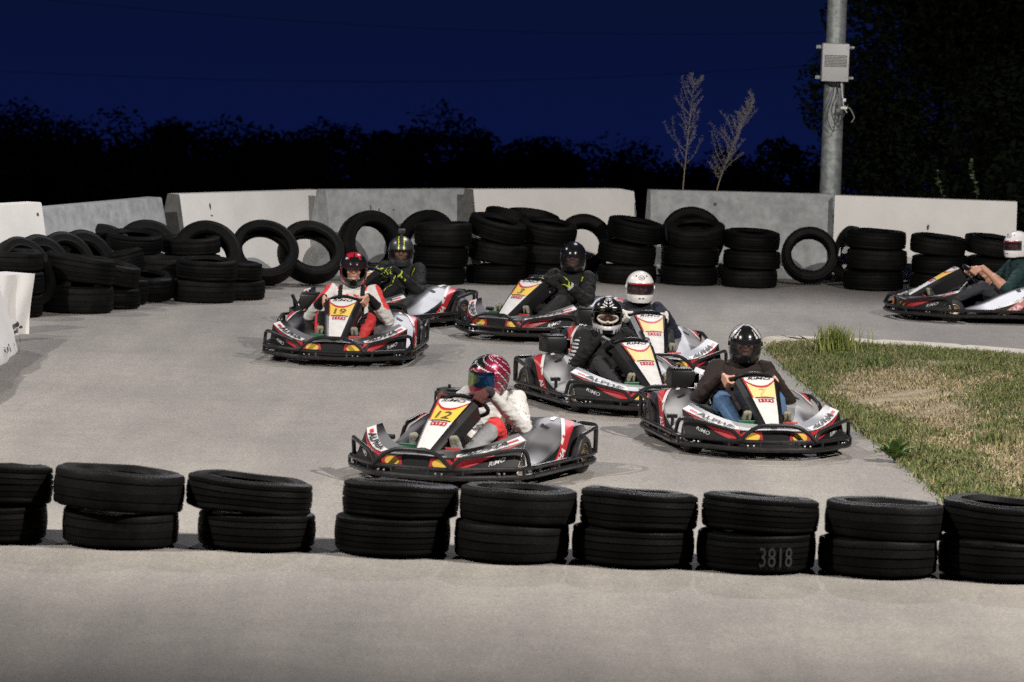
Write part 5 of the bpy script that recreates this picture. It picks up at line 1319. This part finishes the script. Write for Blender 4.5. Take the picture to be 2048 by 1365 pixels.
# 5: peak helmet
def r5(tg, t, p, n):
    if tg in ('hand', 'finger', 'thumb'): return 'grey_knit' if tg == 'hand' and n[2] > .3 else 'black_suit'
    if tg in ('uparm', 'uparm2') and abs(n[1]) > .45 and n[1] * p[1] > 0 and int(p[2] * 70) % 2 == 0 and (tg == 'uparm2' or t > .5): return 'grey_trim'
    if tg in ('thigh', 'thigh2', 'shin', 'shin2'): return 'charcoal'
    if tg == 'sole': return 'sole'
    return 'black_suit'
def h5(root, Hm):
    def rule(a, z):
        q = abs(a)
        if z < -.45 and q < 75 and z > -.72: return 1
        if z > .42 and q < 30 and int(z * 26 + q * .06) % 2 == 0 and q > 4: return 1
        if q > 75 and (int((q * .16 + z * 7)) % 3 == 0) and z > -.8: return 1
        if z < -.72 and 20 < q < 75 and int(q / 8) % 2: return 1
        return 0
    o = helmet(root, Hm, '5', [K_, Sv], rule, True, None, (-.46, .34), 64)
    b = MB(); na = 16; pts = []      # peak
    for j in range(7):
        for i in range(na + 1):
            a = -62 + 124 * i / na; q = hsurf(R(a * (1 - .05 * j)), .40 + .02 * j); d = V((math.cos(R(a * .45)), math.sin(R(a * .45)), .26)).normalized(); pts.append(q + d * (.004 + .016 * j) + V((0, 0, .004 - .010 * (a / 62) ** 2 * j * .3)))
    fs = [[j * (na + 1) + i, j * (na + 1) + i + 1, (j + 1) * (na + 1) + i + 1, (j + 1) * (na + 1) + i] for j in range(6) for i in range(na)]; b.add(pts, fs)
    b.m = [1 if (i % na) in (4, 5, 10, 11) else 0 for i in range(len(fs))]; k = b.obj('peak', [K_, Sv], o); thick(k, .006)
    g = MB()       # goggles
    ring = []
    for t in range(28):
        an = 2 * math.pi * t / 28; y = .082 * math.cos(an); z = -.008 + .036 * math.sin(an) + (.012 if abs(y) < .018 and math.sin(an) < 0 else 0); ring.append(V((.128 - 2.2 * y * y, y, z)))
    g.tube(ring, .0105, 8, True); gg = g.obj('goggle_frame', mat('goggle_frame', (.33, .31, .26), .4), o)
    l = MB(); l.add([r_ * .995 for r_ in ring] + [V((.136, 0, -.006))], [[t, (t + 1) % 28, 28] for t in range(28)]); l.obj('goggle_lens', visor_mat('goggle_lens', (.06, .035, .025), .2, .55, .05), gg)
    return o
person(5, 'person in a black jacket with grey sleeve stripes, helmet with peak and goggles', dict(rule=r5, hyaw=-18, hpitch=6, seed=6, bulk=1.12, glove=1.18, lean=.0, steer=R(-6), hand=14, sink=.04, headoff=(.02, 0, -.01)), h5)
# 6: plain white helmet
def r6(tg, t, p, n):
    if tg in ('hand', 'finger', 'thumb'): return 'cream'
    if tg == 'neck': return 'skin'
    if tg == 'torso' and (n[0] > -.3 and .075 < abs(p[1]) < .135 and p[2] > .3 or (p[2] > .56 and abs(p[1]) < .1)): return 'black_suit'
    if tg in ('torso', 'uparm', 'uparm2', 'foarm', 'foarm2'): return 'navy'
    if tg in ('thigh', 'thigh2', 'shin', 'shin2'): return 'charcoal'
    return 'sole' if tg == 'sole' else 'shoe'
def white_helmet(root, Hm):
    o = helmet(root, Hm, '6', [Wt, K_], lambda a, z: 1 if z < -.93 else 0, visor=V_dark, cut=(-.36, .30), azl=64)
    def wrap(b, vs, fs, a0, z0, aw, zh): b.add([hsurf(R(a0 + (x - .5) * aw), z0 + y * zh) * 1.012 for x, y in vs], fs)
    b = MB(); vs, fs = text2d('Arai', .3, .012); wrap(b, vs, fs, 0, .60, 19, .10); b.obj('lettering', d_blk, o, fixn=False)
    b = MB(); b.tube([hsurf(R(15 * math.cos(t * .2618)), .65 + .115 * math.sin(t * .2618)) * 1.010 for t in range(24)], .0022, 5, True); b.obj('logo_oval', d_blk, o)
    for s in (1, -1):
        b = MB(); b.sphere(hsurf(R(30 * s), .74), .008, 0, 8); b.obj('vent', m_dark, o)
        b = MB(); c = [hsurf(R(s * a_), -.62) * 1.01 for a_ in (3, 6, 9, 12)]; b.tube(c, .004, 5); b.obj('vent', m_dark, o)
    b = MB(); b.tube([hsurf(R(a_), .27) * 1.03 for a_ in range(-50, 51, 10)], .007, 6); b.obj('visor_reflection', paintm('red_strip', (.25, .01, .015)), o)  # reflection along the visor top, put in as a red painted strip
    return o
person(6, 'person in a navy sweater with black vest and cream gloves, plain white helmet', dict(rule=r6, hyaw=-4, hpitch=2, seed=7, bulk=1.02, glove=1.25, lean=.05, steer=R(-3), hand=14, sink=.03), white_helmet)
# 7: green jacket at the right edge
def r8(tg, t, p, n):
    if tg in ('hand', 'finger', 'thumb', 'neck'): return 'skin'
    if tg == 'foarm2' or (tg == 'foarm' and t > .35): return 'skin'
    if tg in ('torso', 'uparm', 'uparm2', 'foarm'): return 'teal'
    if tg in ('thigh', 'thigh2', 'shin', 'shin2'): return 'dark_denim'
    return 'sole' if tg == 'sole' else 'shoe'
rt, Hm, ho = person(7, 'person in a dark green hoodie with pushed up sleeves and a white helmet', dict(rule=r8, barefore=True, hyaw=30, hpitch=2, seed=8, bulk=1.06, lean=-.02, steer=R(8), hand=12, headoff=(0, 0, .015)), white_helmet)
